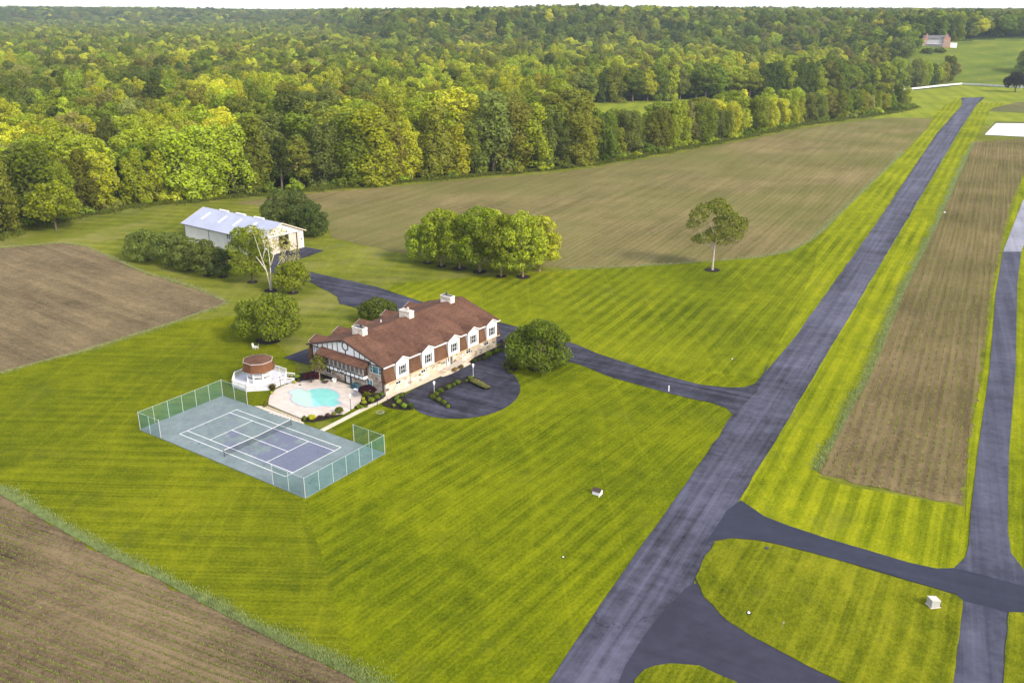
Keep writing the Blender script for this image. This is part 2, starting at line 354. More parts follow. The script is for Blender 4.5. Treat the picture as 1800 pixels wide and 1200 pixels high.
def fade_edge(mat_name, base_mat): pass
def smooth_poly(P, n=2):
    P = [np.array(p, float) for p in P]
    for _ in range(n):
        Q = []
        for i in range(len(P)):
            a, c = P[i], P[(i + 1) % len(P)]; Q += [0.75 * a + 0.25 * c, 0.25 * a + 0.75 * c]
        P = Q
    return P
def dens(P, step, jit, seed):
    rg = np.random.default_rng(seed); out = []
    for i in range(len(P)):
        a, c = P[i], P[(i + 1) % len(P)]; L = np.linalg.norm(c - a); n = max(1, min(60, int(L / step)))
        nrm = np.array([-(c - a)[1], (c - a)[0]]) / (L + 1e-9)
        for k in range(n): out.append(a + (c - a) * k / n + nrm * (rg.normal() * jit if k else 0))
    return out
def sheet(name, pts, z, mat, smooth=0, world=False, step=0, jit=0.0, thick=0.0, kind='structure', label=None, cat=None, parent=None):
    P = [np.array(p[:2], float) for p in pts] if world else [G(*p)[:2] for p in pts]
    if smooth: P = smooth_poly(P, smooth)
    if step: P = dens(P, step, jit, sum(map(ord, name)))
    tris = tessellate_polygon([[Vector((p[0], p[1], 0)) for p in P]])
    n = len(P); v = [(p[0], p[1], z) for p in P]; f = []
    ar = sum(P[i][0] * P[(i + 1) % n][1] - P[(i + 1) % n][0] * P[i][1] for i in range(n))
    for t in tris:
        a, c, d = (P[i] for i in t); up = (c[0] - a[0]) * (d[1] - a[1]) - (c[1] - a[1]) * (d[0] - a[0]) > 0
        f.append(tuple(t) if up else tuple(t)[::-1])
    if thick:
        v += [(p[0], p[1], z - thick) for p in P]
        for i in range(n):
            j = (i + 1) % n; f.append((i, n + i, n + j, j) if ar > 0 else (i, j, n + j, n + i))
    me = bpy.data.meshes.new(name); me.from_pydata(v, [], f); me.update()
    return tag(link(name, me, parent, [mat]), label, cat, None, kind)

# terrain: one sheet to the horizon, flat round the estate, rising to wooded hills
ys = np.unique(np.concatenate([np.arange(-300, 780, 120), np.arange(790, 1150, 9), np.arange(1150, 2100, 30), np.arange(2100, 5000, 90), np.arange(5000, 14001, 1000)])).astype(float)
us = np.concatenate([np.linspace(-1.2, 0.3, 50)[:-1], np.linspace(0.3, 0.62, 70)[:-1], np.linspace(0.62, 1.2, 12)])
gx = us[None, :] * np.maximum(ys, 250)[:, None]; gy = np.repeat(ys[:, None], len(us), 1)
gz = terrain(gx, gy)
V = np.stack([gx, gy, gz], -1).reshape(-1, 3); nu = len(us)
idx = np.arange(len(ys) * nu).reshape(len(ys), nu)
Fq = np.stack([idx[:-1, :-1], idx[:-1, 1:], idx[1:, 1:], idx[1:, :-1]], -1).reshape(-1, 4)
me = bpy.data.meshes.new('ground'); me.from_pydata(V.tolist(), [], Fq.tolist())
def meadow_mask(x, y):
    """the open grass hill on the right"""
    a = x / np.maximum(y, 1)
    left = np.interp(y, [795, 850, 880, 930, 980, 1012], [0.40, 0.44, 0.40, 0.405, 0.43, 0.44])
    return (y > 795) & (y < 1012 + 25 * ss(0.45, 0.55, a)) & (a > left) & (a < 0.75)
fc = V[Fq].mean(1)
ground = link('ground', me, None, [M['woodland'], M['meadow']]); tag(ground, kind='structure')
me.polygons.foreach_set('material_index', meadow_mask(fc[:, 0], fc[:, 1]).astype(int)); me.polygons.foreach_set('use_smooth', [True] * len(me.polygons)); me.update()

HF = (np.array([-21.32, 139.73]), R(52.53))          # the house's own axes
def hw(u, v):
    c, s = math.cos(HF[1]), math.sin(HF[1]); return np.array([HF[0][0] + u * c - v * s, HF[0][1] + u * s + v * c])

# forest edge at ground level, photo pixels from left to right
EDGE = [(-260, 480), (-60, 432), (0, 415), (60, 396), (140, 381), (240, 362), (350, 352), (450, 343), (540, 334), (700, 320), (830, 309), (960, 299), (1060, 286), (1180, 264), (1280, 246), (1400, 221), (1500, 207), (1560, 199), (1610, 188)]
# lawns
sheet('lawn', [(-300, 520), (-260, 482)] + EDGE[1:] + [(1660, 160), (1760, 170), (1990, 170), (2200, 600), (2100, 1300), (-300, 1300)], 0.012, M['lawn_back'])
sheet('lawn', [(-300, 520), (-260, 482)] + EDGE[1:] + [(1660, 160), (1600, 300), (1337, 668), (1010, 606), (600, 480), (440, 560), (430, 640), (-300, 700)], 0.02, M['lawn_back'])
sheet('lawn', [(-300, 640), (440, 552), (520, 640), (560, 760), (640, 800), (534, 877), (690, 1210), (650, 1300), (-300, 1300)], 0.035, M['lawn_left'])
sheet('lawn', [(560, 650), (640, 545), (1010, 620), (1340, 668), (1300, 720), (1290, 740), (1100, 1010), (940, 1260), (640, 1260), (590, 1060), (534, 877), (600, 820)], 0.05, M['lawn_front'], step=.7, jit=.35)
sheet('lawn', [(640, 530), (700, 498), (840, 486), (990, 476), (1190, 464), (1350, 446), (1440, 410), (1520, 420), (1335, 680), (1100, 645), (1000, 610), (880, 575)], 0.045, M['lawn_upper'])
sheet('grass_verge', [(1338, 668), (1372, 600), (1405, 530), (1432, 470), (1440, 425), (1480, 371), (1590, 266), (1632, 224), (1645, 195), (1690, 170), (1704, 178)] + [(1640, 250), (1500, 470)], 0.055, M['lawn_verge'])
sheet('grass_verge', [(1715, 180), (1770, 183), (1740, 197), (1730, 217), (1712, 248), (1640, 407), (1587, 513), (1533, 648), (1437, 826), (1440, 840), (1500, 856), (1696, 892), (1694, 1000), (1600, 1000), (1302, 900), (1290, 870), (1380, 745), (1560, 440), (1680, 230)], 0.055, M['lawn_verge'])
sheet('grass_verge', [(1698, 890), (1702, 780), (1730, 640), (1745, 520), (1770, 400), (1800, 305), (1900, 200), (2100, 200), (1900, 600), (1990, 1000), (1800, 1010), (1690, 1000)], 0.05, M['lawn_verge'])
sheet('lawn', [(1530, 210), (1560, 193), (1585, 180), (1470, 177), (1600, 160), (1690, 150.6), (1745, 153), (1830, 157), (1990, 165), (1990, 260), (1700, 215), (1650, 210)], 0.03, M['lawn_far'])
sheet('meadow', [(990, 189), (1000, 181), (1180, 175), (1480, 167), (1600, 156), (1592, 178), (1500, 192), (1300, 214), (1150, 226)], 0.03, M['lawn_far'])

# crop fields
FIELD_NEAR = [(-300, 690), (0, 868), (100, 926), (187, 976), (283, 1020), (400, 1083), (500, 1133), (600, 1180), (700, 1240), (640, 1400), (-300, 1400)]
sheet('crop_field', FIELD_NEAR, 0.06, M['soil_near'], step=1.2, jit=0.22)
FIELD_LEFT = [(-300, 460), (0, 437), (110, 428), (150, 434), (250, 479), (340, 507), (392, 527), (398, 531), (385, 537), (300, 567), (150, 614), (0, 654), (-300, 760)]
sheet('crop_field', FIELD_LEFT, 0.06, M['soil_left'], step=1.5, jit=0.25)
FIELD_CENTER = [(405, 357), (450, 351), (540, 341), (700, 327), (830, 315), (960, 306), (1060, 293), (1180, 271), (1280, 253), (1400, 228), (1500, 214), (1560, 207), (1638, 208), (1630, 226), (1590, 266), (1480, 372), (1430, 420), (1390, 441), (1340, 452), (1193, 463), (1083, 470), (992, 472), (900, 466), (790, 455), (680, 441), (585, 418), (572, 395), (520, 370), (460, 362)]
sheet('crop_field', FIELD_CENTER, 0.06, M['soil_center'], step=2.5, jit=0.35)
FIELD_RIGHT = [(1712, 250), (1640, 408), (1587, 514), (1533, 649), (1470, 765), (1437, 827), (1441, 833), (1500, 850), (1600, 870), (1692, 888), (1698, 827), (1724, 640), (1738, 533), (1764, 405), (1776, 360), (1800, 305), (1870, 246), (1800, 243)]
sheet('crop_field', FIELD_RIGHT, 0.065, M['soil_right'], step=1.5, jit=0.25)
sheet('crop_field', [(1737, 196), (1745, 190), (1790, 180), (1990, 176), (1990, 196), (1800, 199)], 0.065, M['soil_far'])
sheet('pond_bank', [(1728, 239), (1750, 214), (1820, 215), (1960, 218), (1990, 246), (1805, 243)], 0.075, M['soil_far'])
b = NB('pond_sky_reflection'); M['pond'] = b.finish(b.mul((0.80, 0.80, 0.80), b.rng(b.noise(b.pos(), 0.05, 3), 0.3, 0.7, 0.95, 1.05)), 0.12, 0.8)  # white base colour paints in the bright sky mirrored by the water
sheet('pond', [(1731, 237), (1751, 217), (1820, 218), (1950, 221), (1980, 244), (1800, 240.5)], 0.085, M['pond'])

# airstrip, roads, drives
STRIP = [(1689, 172.4), (1731, 171.2), (1727, 176), (1716, 185), (1685, 233), (1588, 398), (1467, 600), (1380, 747), (1303, 873), (1255, 952), (1222, 1017), (1200, 1100), (1250, 1290), (900, 1310), (965, 1200), (1101, 998), (1173, 897), (1289, 728), (1330, 672), (1392, 600), (1537, 398), (1648, 233), (1690, 187), (1691, 180)]
sheet('airstrip', STRIP, 0.10, M['asphalt_strip'], step=3, jit=0.07)
sheet('driveway', [(1352, 640), (1343, 655), (1337, 668), (1325, 676), (1310, 681), (1283, 682), (1233, 677), (1167, 660), (1100, 638), (1050, 622), (1010, 605), (965, 590), (917, 577), (878, 567), (800, 548), (735, 529), (660, 504), (600, 491), (543, 478), (520, 473), (504, 467), (510, 461), (538, 452), (570, 441), (533, 434), (470, 450), (462, 470), (484, 484), (549, 498), (582, 515), (593, 522), (597, 534), (640, 545), (700, 556), (700, 576), (620, 590), (560, 607), (542, 613), (498, 629.5), (543, 642), (600, 640), (800, 570), (872, 604), (900, 612), (940, 625), (1013, 639), (1067, 661), (1133, 680), (1217, 702), (1250, 708), (1277, 718), (1289, 729), (1330, 690)], 0.115, M['asphalt_drive'], step=2, jit=0.06)
sheet('driveway', [(712, 692), (714, 701), (724, 715), (740, 727), (764, 734.5), (796, 737), (829, 735.5), (862, 729), (889, 718), (907, 704), (915.5, 687), (912, 671), (902, 658), (891, 651), (881, 644), (884, 636), (902, 629), (930, 628), (950, 600), (890, 585), (902, 613), (862, 626), (824, 640), (796, 655.6), (773, 663)], 0.13, M['asphalt_drive'], smooth=2, step=1.2, jit=.06)
sheet('side_road', [(1276, 899), (1302, 880), (1343, 908), (1387, 925), (1453, 946.7), (1533, 970), (1600, 990), (1647, 1000), (1677, 999), (1800, 1031), (1980, 1080), (1980, 1135), (1800, 1077), (1773, 1077), (1693, 1057), (1680, 1045), (1600, 1022), (1500, 992), (1400, 965), (1333, 950), (1287, 946), (1258, 951), (1240, 955)], 0.115, M['asphalt_new'], step=2, jit=.05)
sheet('side_road', [(1222, 1017), (1237, 1050), (1280, 1093), (1343, 1130), (1413, 1168), (1487, 1205), (1600, 1270), (1400, 1300), (1293, 1199), (1230, 1171), (1180, 1167), (1150, 1172), (1118, 1192), (1090, 1260), (1080, 1200), (1150, 1090)], 0.115, M['asphalt_fork'], smooth=1)
sheet('road', [(1763, 443), (1750, 517), (1740, 648), (1718, 800), (1706.7, 900), (1703, 957), (1697, 980), (1677, 999), (1740, 1015), (1801, 1031), (1801, 1004), (1777, 973), (1771, 933), (1773, 800), (1785, 648), (1788, 500), (1795, 443)], 0.12, M['asphalt_right'])
sheet('road', [(1763, 443), (1798, 353), (1840, 290), (1870, 290), (1826, 360), (1795, 443)], 0.122, M['asphalt_pale'])
sheet('road', [(1690, 1048), (1693, 1062), (1675, 1205), (1650, 1300), (1740, 1300), (1763, 1205), (1773, 1078), (1778, 1068)], 0.107, M['asphalt_right'])
ISLAND = [(1222, 1016), (1240, 977), (1257, 954), (1287, 948), (1333, 952), (1400, 967), (1500, 994), (1600, 1024), (1680, 1047), (1692, 1056), (1692, 1067), (1675, 1205), (1655, 1300), (1600, 1268), (1487, 1202), (1413, 1168), (1343, 1130), (1280, 1093), (1237, 1050)]
sheet('lawn', ISLAND, 0.17, M['lawn_island'], step=1.5, jit=0.06, thick=0.1)
sheet('lawn', [(1116, 1195), (1133, 1178), (1152, 1171), (1180, 1167), (1230, 1171), (1293, 1199), (1400, 1290), (1080, 1300)], 0.17, M['lawn_island'], step=1.5, jit=0.06, thick=0.1)
sheet('lawn', [(1773, 1077), (1800, 1078), (1980, 1136), (1950, 1300), (1745, 1300), (1763, 1205)], 0.17, M['lawn_island'], step=1.5, jit=0.06, thick=0.1)

# planting beds and paving round the house
z2 = lambda x, y: (660 + x / 7.5, 560 + y / 7.5)
zp = lambda x, y: (440 + x / 7.5, 650 + y / 7.5)
sheet('planting_bed', [z2(*p) for p in [(692, 1030), (700, 990), (760, 950), (800, 920), (870, 885), (1000, 840), (1060, 810), (1150, 790), (1215, 765), (1300, 770), (1400, 820), (1520, 925), (1480, 955), (1300, 870), (1230, 840), (1130, 865), (1000, 930), (930, 960), (870, 1010), (900, 1060), (1010, 1150), (1000, 1190), (900, 1160), (790, 1110)]], 0.18, M['mulch'], smooth=1, thick=0.1)
sheet('planting_bed', [z2(*p) for p in [(60, 1135), (150, 1090), (220, 1040), (330, 985), (392, 975), (392, 1040), (430, 1110), (520, 1190), (430, 1215), (200, 1190)]], 0.18, M['mulch'], smooth=1, thick=0.1)
sheet('planting_bed', [z2(*p) for p in [(1230, 585), (1300, 520), (1580, 390), (1690, 320), (1800, 240), (1900, 230), (1860, 350), (1790, 400), (1700, 420), (1560, 480), (1400, 550), (1290, 590)]], 0.18, M['mulch'], thick=0.1)
sheet('planting_bed', [z2(*p) for p in [(1680, 610), (1740, 560), (1830, 560), (1890, 610), (1880, 670), (1800, 715), (1700, 680)]], 0.18, M['mulch'], smooth=1, thick=0.1)
sheet('planting_bed', [zp(*p) for p in [(1370, 510), (1440, 455), (1490, 370), (1600, 330), (1790, 290), (1800, 345), (1700, 420), (1560, 470), (1420, 520)]], 0.17, M['mulch'], smooth=1, thick=0.1)
sheet('planting_bed', [zp(*p) for p in [(670, 655), (700, 615), (860, 630), (1040, 615), (1160, 560), (1225, 590), (1200, 610), (990, 665), (840, 690), (710, 690)]], 0.17, M['mulch'], smooth=1, thick=0.1)
sheet('planting_bed', [zp(*p) for p in [(470, 195), (500, 110), (640, 60), (860, 20), (1080, 90), (1080, 150), (850, 140), (680, 165), (560, 190)]], 0.16, M['mulch'], thick=0.1)
DECK = [zp(*p) for p in [(240, 470), (242, 420), (262, 350), (335, 272), (450, 216), (560, 182), (700, 156), (850, 142), (1010, 138), (1090, 146), (1190, 172), (1330, 222), (1440, 300), (1470, 350), (1455, 430), (1385, 492), (1300, 548), (1225, 592), (1150, 600), (990, 615), (840, 640), (710, 630), (672, 652)]]
sheet('pool_deck', DECK, 0.24, M['concrete'], thick=0.3)
sheet('path', [zp(*p) for p in [(55, 485), (230, 485), (700, 700), (715, 722), (560, 690)]], 0.15, M['path'], thick=0.1)
sheet('path', [(561.3, 756.8), (568.5, 759), (640, 722), (680, 703), (678, 696)], 0.15, M['path'], thick=0.1)
sheet('path', [hw(-0.6, -1.3), hw(12.2, -1.35), hw(12.2, -2.0), hw(14.0, -2.3), hw(20.0, -2.0), hw(20.6, -1.2), hw(30.2, -1.0), hw(30.2, 0.2), hw(-0.6, 0.2)], 0.16, M['paving'], world=True, thick=0.1)
# lawn between deck bed and path
sheet('forest_floor', [(-400, 560)] + EDGE[1:] [:-1] + [(1575, 188), (1470, 193), (1300, 213), (1150, 226), (1000, 195), (600, 200), (-400, 260)], 0.03, M['woodland'])

# ---------------------------------------------------------------- tennis court
CF = (np.array([-51.235, 125.17]), -0.6055)
def cw(u, v):
    c, s = math.cos(CF[1]), math.sin(CF[1]); return np.array([CF[0][0] + u * c - v * s, CF[0][1] + u * s + v * c])
b = NB('court_surface'); p = b.pos('obj'); x, y, z = b.sep(p)[:3]
base = b.ramp(b.noise(p, 0.35, 6, 0.7), [(0.25, (0.105, 0.138, 0.142)), (0.75, (0.185, 0.225, 0.235))])
nz = b.noise(p, 0.16, 6, 0.68)
inside = b.math('MULTIPLY', b.math('MULTIPLY', b.rng(x, -0.2, 0.4, 0, 1), b.rng(x, 23.4, 23.9, 1, 0)), b.math('MULTIPLY', b.rng(y, 0.6, 1.6, 0, 1), b.rng(y, 9.6, 10.4, 1, 0)))
stain = b.math('MULTIPLY', inside, b.rng(b.math('MULTIPLY_ADD', x, 0.009, nz), 0.55, 0.64, 0, 0.8, True))
col = b.mix(stain, base, (0.115, 0.122, 0.190))
e_ = b.vor(b.mapv(p, (1, 1, 1)), 0.11, 'DISTANCE_TO_EDGE')
n2 = b.noise(p, 0.3, 5, 0.7)
cr = b.math('MULTIPLY', b.rng(b.math('ABSOLUTE', b.math('SUBTRACT', b.noise(p, 0.22, 5, 0.55), 0.5)), 0.002, 0.006, 1, 0), b.rng(n2, 0.5, 0.6, 0, 0.7))
col = b.mix(cr, col, (0.04, 0.055, 0.06))
M['court'] = b.finish(b.mul(col, b.rng(b.noise(p, 3, 4, 0.7), 0.2, 0.8, 0.85, 1.15)), 0.85, 0.2)
M['line'] = plain('court_line', (0.80, 0.80, 0.80), 0.7, 0.2, 0.06)
court = MB().add([(-6.5, -2.5, 0.16), (30.4, -2.5, 0.16), (30.4, 13.4, 0.16), (-6.5, 13.4, 0.16)] + [(-6.5, -2.5, 0), (30.4, -2.5, 0), (30.4, 13.4, 0), (-6.5, 13.4, 0)], [(0, 1, 2, 3), (0, 4, 5, 1), (1, 5, 6, 2), (2, 6, 7, 3), (3, 7, 4, 0)]).build('tennis_court', M['court'])
court.location = (*CF[0], 0); court.rotation_euler = (0, 0, CF[1]); tag(court, kind='structure')
ln = MB(); LW = 0.09
def cl(x0, x1, y0, y1): ln.add([(x0, y0, 0.167), (x1, y0, 0.167), (x1, y1, 0.167), (x0, y1, 0.167)], [(0, 1, 2, 3)])
Lc, Wc = 23.77, 10.97
for v in (0, Wc - LW): cl(0, Lc, v, v + LW)
for u in (0, Lc - LW): cl(u, u + LW, LW, Wc - LW)
for v in (1.37, 9.60 - LW): cl(LW, Lc - LW, v, v + LW)
for u in (5.485, 18.285 - LW): cl(u, u + LW, 1.37 + LW, 9.60 - LW)
cl(5.485 + LW, 18.285 - LW, 5.44, 5.44 + LW)
ln.build('court_lines', M['line'], court)

# ================================================================ BUILT THINGS
M['shingle'] = shingle('roof_shingle', (0.128, 0.064, 0.043))
M['shingle_skirt'] = shingle('skirt_shingle', (0.130, 0.066, 0.040), 0.22)
M['stone'] = stone('rubble_stone', [(0.66, 0.56, 0.42), (0.36, 0.24, 0.15), (0.74, 0.66, 0.54), (0.10, 0.075, 0.06), (0.66, 0.52, 0.37), (0.76, 0.70, 0.62), (0.30, 0.21, 0.15), (0.68, 0.60, 0.47), (0.13, 0.10, 0.09), (0.72, 0.62, 0.48)], 1.35, (0.48, 0.42, 0.33))
M['stone_brown'] = stone('brown_stone', [(0.50, 0.38, 0.29), (0.33, 0.22, 0.16), (0.58, 0.49, 0.41), (0.20, 0.15, 0.13), (0.46, 0.31, 0.22), (0.62, 0.55, 0.50)], 1.5, (0.46, 0.39, 0.34))
M['stone_pale'] = stone('chimney_stone', [(0.72, 0.68, 0.60), (0.6, 0.5, 0.4), (0.78, 0.74, 0.68), (0.32, 0.26, 0.22), (0.70, 0.62, 0.52)], 2.2, (0.72, 0.68, 0.62))
M['white'] = plain('white_paint', (0.68, 0.67, 0.67), 0.6, 0.3, 0.06, 1.2)
M['stucco'] = plain('white_stucco', (0.78, 0.77, 0.78), 0.85, 0.2, 0.07, 1.2)
M['timber'] = plain('dark_timber', (0.035, 0.032, 0.034), 0.8, 0.2, 0.25, 2)
M['fascia'] = plain('dark_fascia', (0.055, 0.035, 0.032), 0.7, 0.25, 0.2, 2)
M['shutter'] = plain('dark_shutter', (0.07, 0.07, 0.085), 0.7, 0.25, 0.15, 4)
M['glass'] = glass('window_glass', (0.022, 0.024, 0.032))
M['glass_teal'] = glass('teal_glass', (0.06, 0.15, 0.20))
M['glass_grey'] = glass('grey_glass', (0.30, 0.31, 0.36))
M['glass_bronze'] = glass('porch_glass', (0.10, 0.085, 0.085))
M['gable_trim'] = plain('gable_trim', (0.45, 0.40, 0.37), 0.7, 0.25, 0.1, 3)
M['metal_dark'] = plain('dark_metal', (0.03, 0.03, 0.035), 0.5, 0.5, 0.2, 4)
M['metal_grey'] = plain('galvanised_metal', (0.38, 0.39, 0.40), 0.5, 0.5, 0.15, 4)
M['deckwood'] = plain('painted_boards', (0.50, 0.50, 0.55), 0.75, 0.2, 0.13, 2.5)

def am(face):
    return {'-y': lambda a, z, d, s: (a, s - d, z), '+y': lambda a, z, d, s: (a, s + d, z), '-x': lambda a, z, d, s: (s - d, a, z), '+x': lambda a, z, d, s: (s + d, a, z)}[face]
def fbox(mb, face, s, a0, a1, z0, z1, d0, d1, mi=0):
    f = am(face); P = [f(a, z, d, s) for d in (d0, d1) for z in (z0, z1) for a in (a0, a1)]
    mb.add(P, [(0, 1, 3, 2), (4, 6, 7, 5), (0, 4, 5, 1), (2, 3, 7, 6), (0, 2, 6, 4), (1, 5, 7, 3)], mi)
def win(parent, face, s, a0, a1, z0, z1, nx=1, ny=2, fw=0.075, glassm='glass', framem='white', name='window', bars=0.024, off=0.0, sub=True, framemname='frame'):
    """window: frame with glazing bars; the pane a mesh of its own where the depth allows"""
    fr = MB(); m = 0.003 + off
    fbox(fr, face, s, a0, a0 + fw, z0, z1, m, m + 0.08); fbox(fr, face, s, a1 - fw, a1, z0, z1, m, m + 0.08)
    fbox(fr, face, s, a0 + fw, a1 - fw, z1 - fw, z1, m, m + 0.08); fbox(fr, face, s, a0 + fw, a1 - fw, z0, z0 + fw, m, m + 0.1)
    for i in range(1, nx):
        a = a0 + (a1 - a0) * i / nx; fbox(fr, face, s, a - bars, a + bars, z0 + fw, z1 - fw, m + 0.03, m + 0.065)
    for i in range(1, ny):
        z = z0 + (z1 - z0) * i / ny; fbox(fr, face, s, a0 + fw, a1 - fw, z - bars, z + bars, m + 0.028, m + 0.07)
    pn = MB() if sub else fr
    fbox(pn, face, s, a0 + fw, a1 - fw, z0 + fw, z1 - fw, m + 0.002, m + 0.022, 0 if sub else 1)
    if not sub: return fr.build(name, [M[framem], M[glassm]], parent)
    o = fr.build(name, M[framem], parent); pn.build('pane', M[glassm], o); return o

# ---------------------------------------------------------------- the house
house = empty('house', (*HF[0], 0.0), HF[1], 'long brown roofed stone house with white dormers and half timbered gable end', 'house')
HL, HWD, ZM, ZE, ZR = 30.0, 18.6, 2.62, 5.55, 8.35
wl = MB()
wl.box(0, HL, 0, HWD, 0, ZM, 0)
wl.box(0, HL, 0.5, HWD - 0.5, ZM, ZE - 0.25, 0)
wall = wl.build('wall', [M['stone'], M['stone_brown']], house)
for pgn in wall.data.polygons:
    if abs(pgn.normal.x) > 0.9: pgn.material_index = 1
# roof: two broad low slopes with thickness
sl_ = (ZR - ZE) / (HWD / 2)
rf = MB(); e = 0.35
prof = [(-e, ZE - e * sl_), (HWD / 2, ZR), (HWD + e, ZE - e * sl_), (HWD + e, ZE - e * sl_ - 0.16), (HWD / 2, ZR - 0.18), (-e, ZE - e * sl_ - 0.16)]
rf.prism(prof, 'x', -0.62, HL + 0.72, 0)
roof = rf.build('roof', [M['shingle']], house)
for x0, x1 in ((-0.70, -0.623), (HL + 0.723, HL + 0.80)):
    fb = MB().prism([(-e - .02, ZE - e * sl_ + .03), (HWD / 2, ZR + .03), (HWD + e + .02, ZE - e * sl_ + .03), (HWD + e + .02, ZE - e * sl_ - 0.26), (HWD / 2, ZR - 0.28), (-e - .02, ZE - e * sl_ - 0.26)], 'x', x0, x1)
    fb.build('barge_board', M['fascia'], house)
rc = MB(); rc.prism([(HWD / 2 - .22, ZR - .045), (HWD / 2, ZR + .035), (HWD / 2 + .22, ZR - .045)], 'x', -0.6, HL + .7); rc.build('ridge_cap', M['shingle'], roof)
# mansard skirts, front and back
VB, VT = -0.55, 0.22
for sgn, nm in ((0, 'mansard_skirt'), (1, 'mansard_skirt')):
    pr = [(VB, ZM - 0.02), (VT, ZE - 0.19), (0.49, ZE - 0.19), (0.49, ZM + 0.01), (-0.02, ZM + 0.01), (-0.02, ZM - 0.1), (VB, ZM - 0.1)]
    if sgn: pr = [(HWD - y, z) for y, z in pr]
    MB().prism(pr, 'x', -0.42, HL + 0.5).build(nm, M['shingle_skirt'], house)
# gutter along the front eave between dormers
DORM = [2.15, 8.6, 15.52, 20.95, 26.45]; DW = 3.05
xs = [-0.62] + [q for d in DORM for q in (d - .06, d + DW + .06)] + [HL + .72]
for i in range(0, len(xs), 2): MB().box(xs[i], xs[i + 1], -e - .16, -e - .003, ZE - e * sl_ - 0.17, ZE - e * sl_ + 0.0).build('gutter', M['white'], house)
tr = MB(); tr.box(-0.4, HL + .48, VB - 0.06, VB - 0.003, ZM - 0.18, ZM - 0.04); tr.build('skirt_trim', plain('tan_trim', (0.52, 0.36, 0.20), 0.7, 0.2, 0.1), house)
def dormer(x0, face, ypl):
    """white gabled wall dormer with its own little roof running back into the main slope"""
    sg = -1 if face == '-y' else 1
    xm = x0 + DW / 2; zb, zs, zp = ZM - 0.12, 5.62, 6.35
    back = ypl - sg * 3.6
    d = MB(); yA, yB = sorted((ypl, ypl - sg * 1.1))
    d.prism([(x0, zb), (x0 + DW, zb), (x0 + DW, zs), (xm, zp), (x0, zs)], 'y', yA, yB)
    o = d.build('dormer', M['white'], house)
    rr = MB(); ov = 0.22; s = (zp - zs) / (DW / 2); yA, yB = sorted((ypl + sg * 0.22, back))
    rr.prism([(x0 - ov, zs - ov * s + .02), (xm, zp + .02), (x0 + DW + ov, zs - ov * s + .02), (x0 + DW + ov, zs - ov * s + .13), (xm, zp + .14), (x0 - ov, zs - ov * s + .13)], 'y', yA, yB)
    rr.build('dormer_roof', M['shingle'], o)
    tm = MB(); yA, yB = sorted((ypl + sg * 0.224, ypl + sg * 0.29))
    tm.prism([(x0 - ov, zs - ov * s - .06), (xm, zp - .06), (x0 + DW + ov, zs - ov * s - .06), (x0 + DW + ov, zs - ov * s + .11), (xm, zp + .12), (x0 - ov, zs - ov * s + .11)], 'y', yA, yB)
    tm.build('dormer_trim', M['white'], o)
    win(o, face, ypl, xm - .56, xm + .56, 3.2, 4.8, 2, 2, 0.07, sub=False)
    for sx in (-1, 1):
        sh = MB(); a = xm + sx * 0.74; fbox(sh, face, ypl, a - .15, a + .15, 3.2, 4.8, 0.003, 0.05)
        for k in range(9): fbox(sh, face, ypl, a - .12, a + .12, 3.35 + k * .15, 3.41 + k * .15, 0.053, 0.07)
        sh.build('shutter', M['shutter'], o)
for x0 in DORM:
    dormer(x0, '-y', VB - 0.02); dormer(HL - x0 - DW, '+y', HWD - VB + 0.02)
